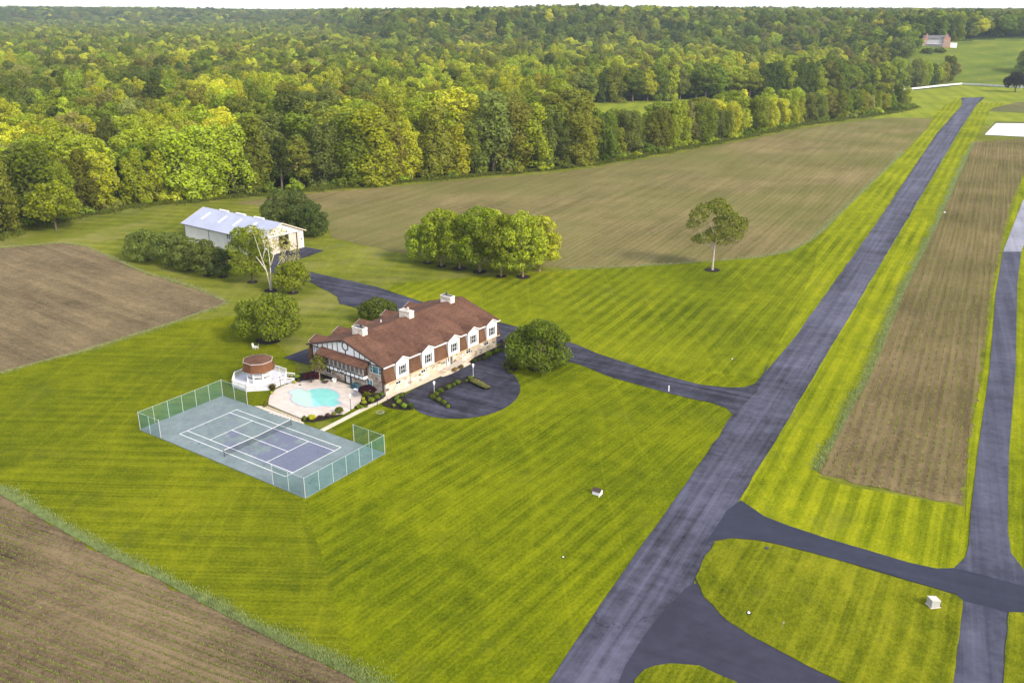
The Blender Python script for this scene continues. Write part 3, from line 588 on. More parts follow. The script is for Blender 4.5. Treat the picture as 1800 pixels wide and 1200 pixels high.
# gable ends: white stucco triangle with dark timbers, on both ends
for face, s in (('-x', 0.0), ('+x', HL)):
    f = am(face)
    zb = 5.18; d0, d1 = 0.005, 0.10
    prof = [(0.55, zb), (HWD - .55, zb), (HWD - .55, ZE - .18), (HWD / 2, ZR - .22), (0.55, ZE - .18)]
    g = MB(); P = [f(a, z, d, s) for d in (d0 - 0.3, d1) for a, z in prof]; n = 5
    g.add(P, [tuple(range(n)), tuple(range(n, 2 * n))[::-1]] + [(i, (i + 1) % n, n + (i + 1) % n, n + i) for i in range(n)])
    gp = g.build('gable_panel', M['stucco'], house)
    t = MB(); ztop = lambda a: ZE - .22 + sl_ * (min(a, HWD - a)) - 0.02
    fbox(t, face, s, 0.3, HWD - 0.3, zb - .09, zb + .10, d1 + .003, d1 + .07)
    for a in (1.9, 3.2, 4.5, 5.8, 7.1, 11.3, 12.6, 13.9, 15.2, 16.5): fbox(t, face, s, a - .065, a + .065, zb + .1, ztop(a), d1 + .003, d1 + .055)
    fbox(t, face, s, 9.2, 9.4, zb + .1, 6.22, d1 + .003, d1 + .055)
    # oculus ring, its stub beams
    RO, RI, zc = 0.80, 0.63, 6.98; k = 28; rp = []
    for r_ in (RO, RI):
        for d in (d1 + .003, d1 + .09): rp += [f(HWD / 2 + r_ * math.cos(2 * math.pi * i / k), zc + r_ * math.sin(2 * math.pi * i / k), d, s) for i in range(k)]
    fcs = []
    for i in range(k):
        j = (i + 1) % k; fcs += [(k + i, k + j, 3 * k + j, 3 * k + i), (i, j, k + j, k + i), (2 * k + i, 3 * k + i, 3 * k + j, 2 * k + j)]
    t.add(rp, fcs)
    for sgn in (-1, 1):
        A1, A2 = (HWD / 2 + sgn * .58, zc + .58), (HWD / 2 + sgn * 1.75, 7.45)
        q = [(A1[0], A1[1] - .05), (A2[0], A2[1] - .07), (A2[0], A2[1] + .05), (A1[0], A1[1] + .09)]
        Pq = [f(a, z, d, s) for d in (d1 + .004, d1 + .05) for a, z in q]
        t.add(Pq, [(0, 1, 2, 3), (7, 6, 5, 4), (0, 4, 5, 1), (1, 5, 6, 2), (2, 6, 7, 3), (3, 7, 4, 0)])
    t.build('timber_frame', M['timber'], gp)
    for a in (0.52, HWD - .52):
        cp = MB(); fbox(cp, face, s, a - .12, a + .12, 0.1, zb - .1, 0.004, 0.09); cp.build('corner_board', M['fascia'], house)
# upper windows in the gable end
def triple(a0, a1, gm):
    o = win(house, '-x', 0.0, a0, a1, 3.62, 5.05, 1, 1, 0.1, gm)
    w3 = (a1 - a0) * 0.24
    for a in (a0 + w3, a1 - w3): x = MB(); fbox(x, '-x', 0.0, a - .07, a + .07, 3.72, 4.95, .03, .086); x.build('mullion', M['white'], o)
    for aa, ab in ((a0 + .1, a0 + w3 - .07), (a1 - w3 + .07, a1 - .1)): x = MB(); fbox(x, '-x', 0.0, aa, ab, 4.30, 4.37, .03, .075); x.build('glazing_bar', M['white'], o)
triple(0.75, 3.55, 'glass_teal'); triple(15.2, 17.85, 'glass_grey')
win(house, '-x', 0.0, 3.0, 4.5, 0.75, 2.25, 2, 1, 0.1, 'glass_teal'); win(house, '-x', 0.0, 13.4, 14.8, 0.8, 2.2, 2, 1, 0.1, 'glass')
# sun room: a glazed gallery hung on the gable, with its own roof
PX, P0, P1 = -1.05, 4.15, 14.75
bl = MB(); bl.box(PX, -0.003, P0, P1, 2.2, 3.0); bl.box(PX + .06, -0.003, P0 + .06, P1 - .06, 3.0, 3.02)
gal = bl.build('sun_room', [M['stucco']], house)
tb = MB(); fbox(tb, '-x', PX, P0 - .05, P1 + .05, 2.16, 2.32, .003, .07); fbox(tb, '-x', PX, P0 - .05, P1 + .05, 2.9, 3.06, .003, .09)
nb = 10
for i in range(nb + 1):
    a = P0 + (P1 - P0) * i / nb; fbox(tb, '-x', PX, max(P0, a - .07), min(P1, a + .07), 2.32, 2.9, .003, .055)
for sgn in (-1, 1):
    c = (P0 + P1) / 2; q = [(c + sgn * .1, 2.33), (c + sgn * .3, 2.33), (c + sgn * 1.05, 2.89), (c + sgn * .85, 2.89)]
    f = am('-x'); Pq = [f(a, z, d, PX) for d in (.004, .06) for a, z in q]; tb.add(Pq, [(0, 1, 2, 3), (7, 6, 5, 4), (0, 4, 5, 1), (1, 5, 6, 2), (2, 6, 7, 3), (3, 7, 4, 0)])
fbox(tb, '-y', P0, PX + .02, -0.02, 2.16, 2.32, .003, .06); fbox(tb, '-y', P0, PX + .02, -.02, 2.9, 3.06, .003, .06)
tb.build('timber_frame', M['timber'], gal)
for i in range(nb):
    a0 = P0 + (P1 - P0) * i / nb; a1 = P0 + (P1 - P0) * (i + 1) / nb
    win(gal, '-x', PX + .10, a0 + .04, a1 - .04, 3.07, 4.72, 1, 1, 0.085, 'glass_bronze', 'gable_trim', sub=False)
MB().box(PX + .1, -.004, P0 + .02, P0 + .08, 3.03, 4.72).build('end_panel', M['fascia'], gal); MB().box(PX + .1, -.004, P1 - .08, P1 - .02, 3.03, 4.72).build('end_panel', M['fascia'], gal)
pr = MB(); f0 = [(-1.75, 4.62), (-1.75, 4.76), (-0.11, 5.62), (-0.11, 4.95)]
pr.prism(f0, 'y', P0 - .75, P1 + .75); pr.build('sun_room_roof', M['shingle'], gal)
# doors
dr = MB(); fbox(dr, '-x', 0.0, 8.65, 9.65, 0.24, 2.15, .004, .07); dd = dr.build('door', M['white'], house)
pn = MB(); fbox(pn, '-x', 0.0, 8.85, 9.45, 1.05, 1.95, .072, .085); pn.build('pane', M['glass_grey'], dd)
x = MB()
for i in range(1, 3): fbox(x, '-x', 0.0, 8.85 + .2 * i - .015, 8.85 + .2 * i + .015, 1.06, 1.94, .086, .1); fbox(x, '-x', 0.0, 8.86, 9.44, 1.05 + .3 * i - .015, 1.05 + .3 * i + .015, .087, .099)
x.build('glazing_bar', M['white'], dd)
for a in (8.33, 9.68): x = MB(); fbox(x, '-x', 0, a, a + .29, .1, 2.2, .004, .12); x.build('door_post', M['timber'], house)
dr = MB(); fbox(dr, '-y', 0.0, 15.3, 17.2, 0.55, 2.5, .004, .06); dd = dr.build('front_door', M['white'], house)
for a0, a1, z0, z1 in ((15.38, 15.62, .65, 2.4), (16.45, 17.12, .6, 2.44), (15.86, 16.22, 1.3, 2.3)): x = MB(); fbox(x, '-y', 0, a0, a1, z0, z1, .062, .08); x.build('pane', M['glass_bronze'], dd)
# small ground floor windows under the skirt
for a0, a1, z0, z1, ny in ((2.35, 3.65, 1.30, 1.95, 1), (8.65, 9.9, 1.35, 2.0, 1), (20.9, 22.25, 1.25, 2.45, 2), (26.2, 27.6, 1.30, 2.45, 2)):
    win(house, '-y', 0.0, a0, a1, z0, z1, 2, ny, 0.09, 'glass')
    sl0 = MB(); fbox(sl0, '-y', 0, a0 - .1, a1 + .1, z0 - .12, z0 - .003, .003, .14); sl0.build('window_sill', M['paving'], house)
for a0 in (4, 11, 20, 25): win(house, '+y', HWD, a0, a0 + 1.3, 1.2, 2.3, 2, 1, 0.09, 'glass')
for v in (4, 12): win(house, '+x', HL, v, v + 1.6, 3.2, 4.6, 2, 2, 0.09, 'glass')
# chimneys with caps and flues
for i, u in enumerate((3.25, 15.05, 26.5)):
    c = MB(); c.box(u, u + 1.15, 8.35, 11.0, 7.4, 9.25); c.box(u - .06, u + 1.21, 8.29, 11.06, 9.25, 9.38)
    ch = c.build('chimney', M['stone_pale'], roof)
    fl = MB(); fl.box(u + .15, u + 1.0, 8.55, 10.8, 9.383, 9.43); fl.lathe([(.17, 9.43), (.17, 9.8), (.24, 9.82), (.24, 9.92), (.05, 10.02)], 10, (u + .57, 9.3 if i != 2 else 9.9)); fl.build('flue', M['metal_dark'] if i != 1 else M['gable_trim'], ch)
# downspouts, lamp beside the door
for a in (6.0, 12.9, 19.6, HL - .25): MB().tube([(a, -.09, 0.1), (a, -.09, ZM - .2)], .05, 6).build('downspout', M['gable_trim'], house)
x = MB(); x.box(18.2, 18.4, -.2, -.03, 2.0, 2.35); x.build('wall_lamp', M['metal_dark'], house)
vp = MB(); vp.tube([(12.2, 13, 7.0), (12.2, 13, 7.75)], .09, 8); vp.build('vent_pipe', M['white'], roof)
# front stoop and its railings
st = MB(); st.box(14.6, 19.6, -1.55, -.004, .05, .55)
for k in range(3): st.box(13.6 - .32 * k, 13.95 - .32 * k if k else 14.597, -1.5, -.3, .05, .42 - .12 * k)
st.build('stoop', M['paving'], house)
rl = MB()
for z in (.75, 1.42): rl.tube([(14.7, -1.45, z), (19.5, -1.45, z)], .035, 6)
for k in range(17): rl.tube([(14.7 + k * .3, -1.45, .55), (14.7 + k * .3, -1.45, 1.42)], .022, 5)
rl.tube([(12.9, -1.45, .35), (12.9, -1.45, 1.05), (14.7, -1.45, 1.42)], .03, 6)
rl.build('railing', M['metal_grey'], house)

# ---------------------------------------------------------------- the metal barn
BF = ((-65.87, 229.8), R(53.0)); BW, BL, BE, BR = 14.5, 33.5, 5.0, 8.1
b = NB('barn_siding'); p = b.pos('obj'); x, y, z = b.sep(p)[:3]
ribs = b.math('SINE', b.math('MULTIPLY', b.math('ADD', x, y), 2 * math.pi / 0.45))
M['barn_wall'] = b.finish(b.mul((0.68, 0.68, 0.68), b.math('ADD', b.rng(b.noise(p, 0.4, 4), .3, .7, .9, 1.05), b.rng(ribs, 0.6, 1, 0, -.10))), 0.5, 0.3, b.bump(ribs, .25, .03))
b = NB('barn_roof_metal'); p = b.pos('obj'); x, y, z = b.sep(p)[:3]
ribs = b.math('SINE', b.math('MULTIPLY', y, 2 * math.pi / 0.6))
M['barn_roof'] = b.finish(b.mul((0.33, 0.35, 0.46), b.math('ADD', b.rng(b.noise(p, 0.25, 5, .65), .3, .7, .88, 1.08), b.rng(ribs, 0.5, 1, 0, -.12))), 0.55, 0.4, b.bump(ribs, .3, .03), metallic=0.0)
barn = empty('barn', (*BF[0], 0), BF[1], 'white metal barn with pale blue grey roof and tall open doorway', 'barn')
w_ = MB(); dz, dx0, dx1 = 4.75, 2.6, 13.3
prof = [(0, 0), (BW, 0), (BW, BE), (BW / 2, BR - .1), (0, BE)]
w_.box(0, .15, 0, BL, 0, BE); w_.box(BW - .15, BW, 0, BL, 0, BE)
w_.prism(prof, 'y', BL - .15, BL)
w_.box(.15, dx0, 0, .15, 0, dz); w_.box(dx1, BW - .15, 0, .15, 0, dz)
w_.prism([(.15, dz), (BW - .15, dz), (BW - .15, BE), (BW / 2, BR - .1), (.15, BE)], 'y', 0, .15)
w_.build('wall', M['barn_wall'], barn)
MB().box(.16, BW - .16, .2, BL - .16, .03, .05).build('floor_slab', M['concrete'], barn)
rr = MB(); s = (BR - BE) / (BW / 2); ov = .65
rr.prism([(-ov, BE - ov * s), (BW / 2, BR), (BW + ov, BE - ov * s), (BW + ov, BE - ov * s + .12), (BW / 2, BR + .13), (-ov, BE - ov * s + .12)], 'y', -.55, BL + .55)
br_ = rr.build('roof', M['barn_roof'], barn)
M['skylight'] = plain('skylight_sheet', (0.66, 0.67, 0.72), 0.4, 0.4, 0.05)
for y0 in (28.2, 20.6, 14.0, 7.5):
    zf = lambda xx: BE + xx * s + .125
    k = MB(); k.add([(2.6, y0, zf(2.6) + .02), (5.6, y0, zf(5.6) + .02), (5.6, y0 + .9, zf(5.6) + .02), (2.6, y0 + .9, zf(2.6) + .02), (2.6, y0, zf(2.6) - .05), (5.6, y0, zf(5.6) - .05), (5.6, y0 + .9, zf(5.6) - .05), (2.6, y0 + .9, zf(2.6) - .05)],
                    [(0, 3, 2, 1), (4, 5, 6, 7), (0, 1, 5, 4), (1, 2, 6, 5), (2, 3, 7, 6), (3, 0, 4, 7)]); k.build('skylight', M['skylight'], br_)
for y0, y1 in ((22.5, 26.2), (15.0, 18.8), (7.1, 10.9)):
    k = MB(); k.prism([(BW / 2 - .35, BR + .02), (BW / 2 + .35, BR + .02), (BW / 2 + .35, BR + .38), (BW / 2, BR + .5), (BW / 2 - .35, BR + .38)], 'y', y0, y1); k.build('ridge_vent', M['skylight'], br_)
M['tan_barge'] = plain('tan_barge', (0.62, 0.50, 0.40), 0.6, 0.2, 0.08)
for y0, y1 in ((-.63, -.553), (BL + .553, BL + .63)):
    tm = MB(); tm.prism([(-ov, BE - ov * s - .12), (BW / 2, BR - .12), (BW + ov, BE - ov * s - .12), (BW + ov, BE - ov * s + .14), (BW / 2, BR + .15), (-ov, BE - ov * s + .14)], 'y', y0, y1); tm.build('barge_board', M['tan_barge'], barn)
for y in (0.2, BL - .2, 22.2, 12.1): MB().tube([(-.08, y, .1), (-.08, y, BE - .25)], .06, 6).build('downspout', M['shutter'], barn)
tm = MB(); tm.box(-ov - .12, -ov - .003, -.5, BL + .5, BE - ov * s - .02, BE - ov * s + .12)
tm.build('gutter', M['shutter'], barn)
for z0, z1 in ((.9, 2.5), (3.2, 4.55)): 
    for y0 in (12.55, 13.35): win(barn, '-x', 0.0, y0, y0 + .72, z0, z1, 1, 2, .08, 'glass')
M['barn_door'] = plain('barn_door_panel', (0.50, 0.44, 0.38), 0.6, 0.2, 0.12, 1.5)
for i, (x0, x1, y, z1) in enumerate(((2.7, 4.6, -.12, 4.7), (4.7, 6.3, .25, 4.7), (9.4, 10.8, -.12, 4.7), (10.9, 12.2, .25, 4.7), (12.3, 13.25, -.12, 4.7))):
    k = MB(); k.box(x0, x1, y, y + .07, .06, z1)
    for j in range(1, 4): xx = x0 + (x1 - x0) * j / 4; k.box(xx - .03, xx + .03, y - .03, y - .002, .1, z1 - .05)
    k.build('sliding_door', M['barn_door'], barn)
k = MB(); k.box(2.4, 13.5, -.22, -.003, 4.78, 4.95); k.build('door_track', M['metal_grey'], barn)
k = MB(); k.box(13.6, 13.9, -.2, -.004, 2.4, 2.75); k.build('wall_lamp', M['metal_dark'], barn)

# ---------------------------------------------------------------- gazebo and its deck
GC = (-44.4, 146.45); GA = R(10)
def octa(r, z, n=8, off=0.5): return [(r * math.cos(2 * math.pi * (k + off) / n), r * math.sin(2 * math.pi * (k + off) / n), z) for k in range(n)]
deck = empty('wooden_deck', (*GC, 0), GA, 'white painted octagonal deck with railings under the gazebo', 'deck')
d = MB(); A, Bv = octa(4.9, .05), octa(4.9, .34); d.add(A + Bv, [tuple(range(8))[::-1], tuple(range(8, 16))] + [(i, (i + 1) % 8, 8 + (i + 1) % 8, 8 + i) for i in range(8)])
d.box(4.3, 6.0, -2.1, .3, .04, .18)
d.build('deck_floor', M['deckwood'], deck)
oc = octa(4.82, 0)
for i in range(8):
    j = (i + 1) % 8; p0, p1 = np.array(oc[i][:2]), np.array(oc[j][:2])
    if i == 7: p1 = p0 + (p1 - p0) * 0.0 + 0 * p1
    segs = [(p0, p1)] if i != 7 else [(np.array(oc[7][:2]), np.array(oc[7][:2]) + (np.array(oc[0][:2]) - np.array(oc[7][:2])) * .3)]
    for q0, q1 in segs:
        r_ = MB(); z0 = .34
        r_.tube([(*q0, z0 + .98), (*q1, z0 + .98)], .07, 6); r_.tube([(*q0, z0 + .2), (*q1, z0 + .2)], .045, 6)
        L = np.linalg.norm(q1 - q0); nn = max(3, int(L / .15))
        for k in range(nn + 1):
            q = q0 + (q1 - q0) * k / nn; thick = .075 if k in (0, nn, nn // 2) else .028
            r_.tube([(*q, z0), (*q, z0 + (1.08 if thick > .05 else .96))], thick, 4)
        r_.build('railing', M['white'], deck)
for sx in (-2.1, .3):
    r_ = MB(); r_.tube([(4.4, sx, 1.25), (6.0, sx, .95)], .06, 6); r_.tube([(6.0, sx, .05), (6.0, sx, 1.02)], .07, 6); r_.tube([(4.45, sx, .3), (4.45, sx, 1.3)], .07, 6)
    for k in range(1, 8): xx = 4.45 + k * .2; r_.tube([(xx, sx, .15), (xx, sx, 1.22 - k * .035)], .025, 4)
    r_.build('stair_railing', M['white'], deck)
gaz = empty('gazebo', (*GC, .34), GA, 'octagonal white gazebo with brown shingled mansard roof beside the pool', 'gazebo')
for k in range(8):
    x, y, _ = octa(2.1, 0)[k]; MB().box(x - .11, x + .11, y - .11, y + .11, 0, 2.6).build('column', M['white'], gaz)
wl = MB(); o1, o2 = octa(2.03, 0.02), octa(2.03, .75)
for i in range(8):
    j = (i + 1) % 8
    if i != 7: wl.add([o1[i], o1[j], o2[j], o2[i]], [(0, 1, 2, 3)])
wl.build('low_wall', M['white'], gaz)
wl = MB(); o1, o2, o3, o4 = octa(2.0, 1.0), octa(2.0, 2.5), octa(.05, 1.0), octa(.1, 2.5)
for i in range(8):
    j = (i + 1) % 8; wl.add([tuple(np.array(q) * [1, 1, 1]) for q in (o1[i], o1[j], o2[j], o2[i])], [(0, 1, 2, 3)])
sb = NB('insect_screen'); M['screen'] = sb.finish((0.70, 0.70, 0.74), 0.6, 0.2, alpha=0.55)
wl.build('screen', M['screen'], gaz)
sk = MB(); a, b2 = octa(2.95, 2.2), octa(2.5, 3.72); sk.add(a + b2 + octa(2.8, 2.15), [(i, (i + 1) % 8, 8 + (i + 1) % 8, 8 + i) for i in range(8)] + [(i, 16 + i, 16 + (i + 1) % 8, (i + 1) % 8) for i in range(8)])
M['shingle_gaz'] = shingle('gazebo_shingle', (0.17, 0.076, 0.04), 0.2)
sk.build('roof_skirt', M['shingle_gaz'], gaz)
tp = MB(); a = octa(2.58, 3.80); tp.add(a + [(0, 0, 4.45)], [(i, (i + 1) % 8, 8) for i in range(8)] + [tuple(range(8))[::-1]]); tp.build('roof_top', M['shingle'], gaz)
rg_ = MB(); a, b2 = octa(2.66, 3.70), octa(2.66, 3.79); rg_.add(a + b2 + octa(2.45, 3.70) + octa(2.45, 3.79), [(i, (i + 1) % 8, 8 + (i + 1) % 8, 8 + i) for i in range(8)] + [(16 + i, 24 + i, 24 + (i + 1) % 8, 16 + (i + 1) % 8) for i in range(8)] + [(8 + i, 8 + (i + 1) % 8, 24 + (i + 1) % 8, 24 + i) for i in range(8)] + [(i, 16 + i, 16 + (i + 1) % 8, (i + 1) % 8) for i in range(8)])
rg_.build('roof_trim', M['gable_trim'], gaz)

# ---------------------------------------------------------------- swimming pool
POOL = [zp(*p) for p in [(502, 300), (560, 268), (600, 262), (652, 244), (735, 287), (790, 262), (900, 246), (1020, 250), (1110, 280), (1165, 325), (1172, 372), (1120, 402), (1205, 430), (1085, 492), (985, 467), (920, 476), (850, 486), (780, 488), (700, 474), (620, 446), (560, 408), (545, 378), (580, 328)]]
PW = [G(*p, 0.24)[:2] for p in POOL]; PW = smooth_poly(PW, 1)
pc = np.mean(PW, 0)
pool = empty('swimming_pool', (pc[0], pc[1], 0.24), 0, 'freeform swimming pool with pale shallow end and turquoise deep end', 'swimming pool')
def loc2(P): return [tuple(np.array(q) - pc) for q in P]
def polymesh(name, P, z, mat, parent):
    t = tessellate_polygon([[Vector((*q, 0)) for q in P]]); v = [(*q, z) for q in P]; f = []
    for a in t:
        A_, B_, C_ = (P[i] for i in a); f.append(tuple(a) if (B_[0] - A_[0]) * (C_[1] - A_[1]) - (B_[1] - A_[1]) * (C_[0] - A_[0]) > 0 else tuple(a)[::-1])
    me = bpy.data.meshes.new(name); me.from_pydata(v, [], f); return link(name, me, parent, [mat])
LP = loc2(PW)
dv = [G(*zp(*p), 0.24)[:2] - pc for p in ((785, 286), (832, 478))]
nrm = np.array([-(dv[1] - dv[0])[1], (dv[1] - dv[0])[0]]); nrm /= np.linalg.norm(nrm)
if nrm[0] < 0: nrm = -nrm
b = NB('pool_water'); p = b.pos('obj'); x, y, z = b.sep(p)[:3]
sdist = b.math('ADD', b.math('MULTIPLY', b.math('SUBTRACT', x, float(dv[0][0])), float(nrm[0])), b.math('MULTIPLY', b.math('SUBTRACT', y, float(dv[0][1])), float(nrm[1])))
nn = b.noise(p, .8, 3)
col = b.mix(b.rng(b.math('MULTIPLY_ADD', nn, .3, sdist), .05, .35, 0, 1), (0.33, 0.50, 0.38), (0.19, 0.48, 0.45))
col = b.mix(b.rng(b.noise(p, .5, 4), .45, .7, 0, .35), col, (0.30, 0.62, 0.57))
M['pool'] = b.finish(col, 0.06, 0.5, b.bump(b.noise(p, 2.5, 3), .06, .03))
polymesh('water', LP, 0.03, M['pool'], pool)
cpn = MB(); n = len(LP); cc = np.mean(LP, 0)
outp = []
for i in range(n):
    a_, c_ = np.array(LP[i - 1]), np.array(LP[(i + 1) % n]); t_ = c_ - a_; t_ /= np.linalg.norm(t_); outp.append(np.array(LP[i]) + .32 * np.array([t_[1], -t_[0]]))
ar = sum(LP[i][0] * LP[(i + 1) % n][1] - LP[(i + 1) % n][0] * LP[i][1] for i in range(n))
if ar < 0: outp = [2 * np.array(LP[i]) - outp[i] for i in range(n)]
v = [(*q, .05) for q in LP] + [(*q, .05) for q in outp] + [(*q, .0) for q in LP] + [(*q, .0) for q in outp]
cpn.add(v, [(i, n + i, n + (i + 1) % n, (i + 1) % n) for i in range(n)] + [(i, (i + 1) % n, 2 * n + (i + 1) % n, 2 * n + i) for i in range(n)] + [(n + i, 3 * n + i, 3 * n + (i + 1) % n, n + (i + 1) % n) for i in range(n)])
cpn.build('coping', plain('pool_coping', (0.36, 0.36, 0.42), 0.7, 0.25, 0.12, 2), pool)

# ---------------------------------------------------------------- court net and fences
cn = lambda name, u, v, label, cat, group=None: empty(name, (*cw(u, v), 0.16), CF[1], label, cat, group)
net = cn('tennis_net', 11.885, 5.485, 'dark tennis net with white top band across the court', 'tennis net')
def netmat(name, col, cell, alpha_bg, thick):
    b = NB(name); p = b.pos('obj'); x, y, z = b.sep(p)[:3]
    n1 = b.noise(p, .25, 3, .6)
    return b.finish(b.mul(col, b.rng(n1, .3, .7, .85, 1.12)), .7, .15, alpha=b.rng(n1, .3, .7, alpha_bg - .05, alpha_bg + .05), trans=.0)
M['net'] = netmat('net_mesh', (0.02, 0.025, 0.03), .05, .27, 0)
k = MB(); hz_ = lambda v: .914 + .155 * (abs(v) / 6.4) ** 1.0
vs = np.linspace(-6.4, 6.4, 17)
k.add([(0, v, .03) for v in vs] + [(0, v, hz_(v) - .05) for v in vs], [(i, i + 1, 18 + i, 17 + i) for i in range(16)]); k.build('net_mesh', M['net'], net)
k = MB()
for i in range(16): 
    a, c = vs[i], vs[i + 1]; k.add([(sx, v, hz_(v) + dz) for sx in (-.02, .02) for v in (a, c) for dz in (-.035, .02)], [(0, 1, 3, 2), (4, 6, 7, 5), (1, 5, 7, 3), (0, 2, 6, 4)])
k.build('top_band', M['white'], net)
for v in (-6.45, 6.45): MB().tube([(0, v, 0), (0, v, 1.12)], .05, 8).build('post', M['metal_dark'], net)
M['fence_green'] = netmat('windscreen_mesh', (0.055, 0.18, 0.16), .05, .32, 0)
M['post_pale'] = plain('pale_post', (0.42, 0.52, 0.48), .5, .4, .1)
def court_fence(name, runs, label):
    o = empty(name, (*CF[0], 0.0), CF[1], label, 'fence', 'windscreen fences round the tennis court')
    Hf = 3.05; posts = {}
    for (a, c) in runs:
        a = np.array(a, float); c = np.array(c, float); L = np.linalg.norm(c - a); n = max(1, round(L / 2.65))
        m = MB()
        m.add([(*a, .12), (*c, .12), (*c, Hf - .05), (*a, Hf - .05)], [(0, 1, 2, 3)]); m.build('mesh_panel', M['fence_green'], o)
        rl = MB(); rl.tube([(*a, Hf), (*c, Hf)], .018, 6); rl.build('top_rail', M['post_pale'], o)
        for i in range(n + 1):
            q = a + (c - a) * i / n; posts[(round(q[0], 2), round(q[1], 2))] = (i in (0, n))
    pm = {}
    for (x, y), corner in posts.items():
        if corner not in pm: pm[corner] = MB().tube([(0, 0, 0), (0, 0, Hf + (.12 if corner else 0))], .05 if corner else .03, 8).build('post', M['metal_grey'] if corner else M['post_pale'], o); q = pm[corner]
        else: q = pm[corner].copy(); COL.objects.link(q); q.parent = o
        q.location = (x, y, 0)
    return o
court_fence('court_fence', [((-1.2, -2.4), (-6.4, -2.4)), ((-6.4, -2.4), (-6.4, 13.3)), ((-6.4, 13.3), (-.1, 13.3))], 'green mesh court fence round the baseline beside the gazebo deck')
court_fence('court_fence', [((24.0, -2.4), (30.3, -2.4)), ((30.3, -2.4), (30.3, 13.3)), ((30.3, 13.3), (24.1, 13.3))], 'blue green mesh court fence round the baseline nearest the camera')

# ---------------------------------------------------------------- lamps and small things
M['lamp_glass'] = plain('lamp_glass', (0.85, 0.85, 0.82), .3, .5, .05)
def lamp(px, py, hgt_, label, pole='metal_grey'):
    g = G(px, py, .15); o = empty('lamp_post', (g[0], g[1], .12), R(30), label, 'lamp post', 'lantern posts round the house')
    MB().lathe([(.12, 0), (.12, .12), (.055, .2), (.05, hgt_ - .75), (.09, hgt_ - .7)], 8).build('pole', M[pole], o)
    lt = MB().lathe([(.10, hgt_ - .7), (.21, hgt_ - .25), (.21, hgt_ - .2)], 6).build('lantern', M['lamp_glass'], o)
    MB().lathe([(.26, hgt_ - .2), (.12, hgt_ - .03), (.03, hgt_ + .06)], 6).build('lantern_cap', M['white'], lt)
lamp(763.5, 691.5, 2.3, 'white lantern on a post at the near end of the drive island hedge')
lamp(831.8, 661, 2.4, 'white lantern on a post beside the clipped hedge wedge in the drive')
lamp(889.5, 625, 2.1, 'white lantern half hidden beside the round tree at the top of the drive')
lamp(616.7, 719.5, 2.8, 'dark lantern post on the near rim of the pool deck', 'shutter')
lamp(493.4, 680, 2.8, 'grey lantern post in front of the gazebo deck', 'shutter')

g = G(1050, 867, .1); o = empty('pump_house', (g[0], g[1], .05), R(58), 'tiny white hut with brown gable roof alone on the front lawn', 'hut'); o.scale = (.9, .9, .9)
k = MB(); k.prism([(-.42, 0), (.42, 0), (.42, .62), (0, .92), (-.42, .62)], 'y', -.65, .65); k.box(-.44, .44, -.67, .67, -.0, .08); k.build('wall', M['white'], o)
k = MB(); k.prism([(-.52, .57), (0, .95), (.52, .57), (.52, .63), (0, 1.02), (-.52, .63)], 'y', -.72, .72); k.build('roof', M['fascia'], o)
k = MB(); k.box(-.9, -.44, -.7, -.62, 0.02, .1); k.build('skid', M['white'], o)
g = G(1640, 1063, .2); o = empty('utility_box', (g[0], g[1], .17), R(10), 'pale grey utility cabinet on the grass island by the crossing', 'utility box'); o.scale = (.82, .82, .82)
k = MB(); k.prism([(-.62, 0), (.62, 0), (.62, .95), (-.62, 1.15)], 'y', -.55, .55); k.build('cabinet', plain('cabinet_paint', (0.34, 0.34, 0.335), .5, .4, .08), o)
k = MB(); k.prism([(-.68, 1.155), (.68, .935), (.68, 1.0), (-.68, 1.225)], 'y', -.6, .6); k.build('lid', M['gable_trim'], o)
k = MB(); k.box(-.75, .75, -.68, .68, -.05, .05); k.build('plinth', M['concrete'], o)
k = MB(); k.box(.74, .8, -.5, -.44, 0.02, .55); k.build('stake', M['timber'], o)
def marker(px, py, label, r=.16, h=.22, cat='lawn marker', mat='white', name='lawn_marker', base=True, z=.05):
    r *= .75; h *= .75
    g = G(px, py, z); o = empty(name, (g[0], g[1], z), 0, label, cat)
    MB().lathe([(r, 0), (r, h * .5), (r * .6, h * .9), (.02, h)], 10).build('cap', M[mat], o)
    if base: MB().lathe([(r * 1.9, -.02), (r * 1.8, .03), (r * 1.02, .035)], 12).build('rim', M['mulch'], o)
marker(1316, 1077, 'white dome marker in a dark rim on the grass island', .22, .26, z=.17)
marker(990, 979, 'small white dome marker alone on the lower front lawn', .16, .2)
marker(1287, 631.5, 'small white dome marker on the lawn above the driveway mouth', .2, .25)
marker(1660, 374, 'white marker at the grass edge of the right hand field', .45, .5)
g = G(1175.4, 687.5, .1); o = empty('drive_post', (g[0], g[1], .06), 0, 'short white post at the lower edge of the driveway', 'post')
MB().lathe([(.09, 0), (.09, .95), (.13, 1.0), (.02, 1.12)], 8).build('post', M['white'], o); MB().lathe([(.16, -.02), (.15, .05)], 8).build('base', M['concrete'], o)
g = G(1375.5, 1103, .2); o = empty('stake', (g[0], g[1], .17), 0, 'thin brown stake standing in the grass island', 'stake')
MB().tube([(0, 0, 0), (.03, .02, .9)], .03, 6).build('rod', plain('weathered_wood', (.30, .20, .13), .9, .1), o); MB().box(-.03, .12, .0, .03, .62, .8).build('tab', M['gable_trim'], o)
g = G(1348, 963, .2); tag(MB().lathe([(.3, 0), (.28, .1), (.2, .12)], 12).build('drain_cover', M['metal_dark']), 'dark round cover in the bare patch at the island rim', 'drain cover').location = (g[0], g[1], .165)
g = G(668, 724.5, .05); r_ = MB(); n = 20
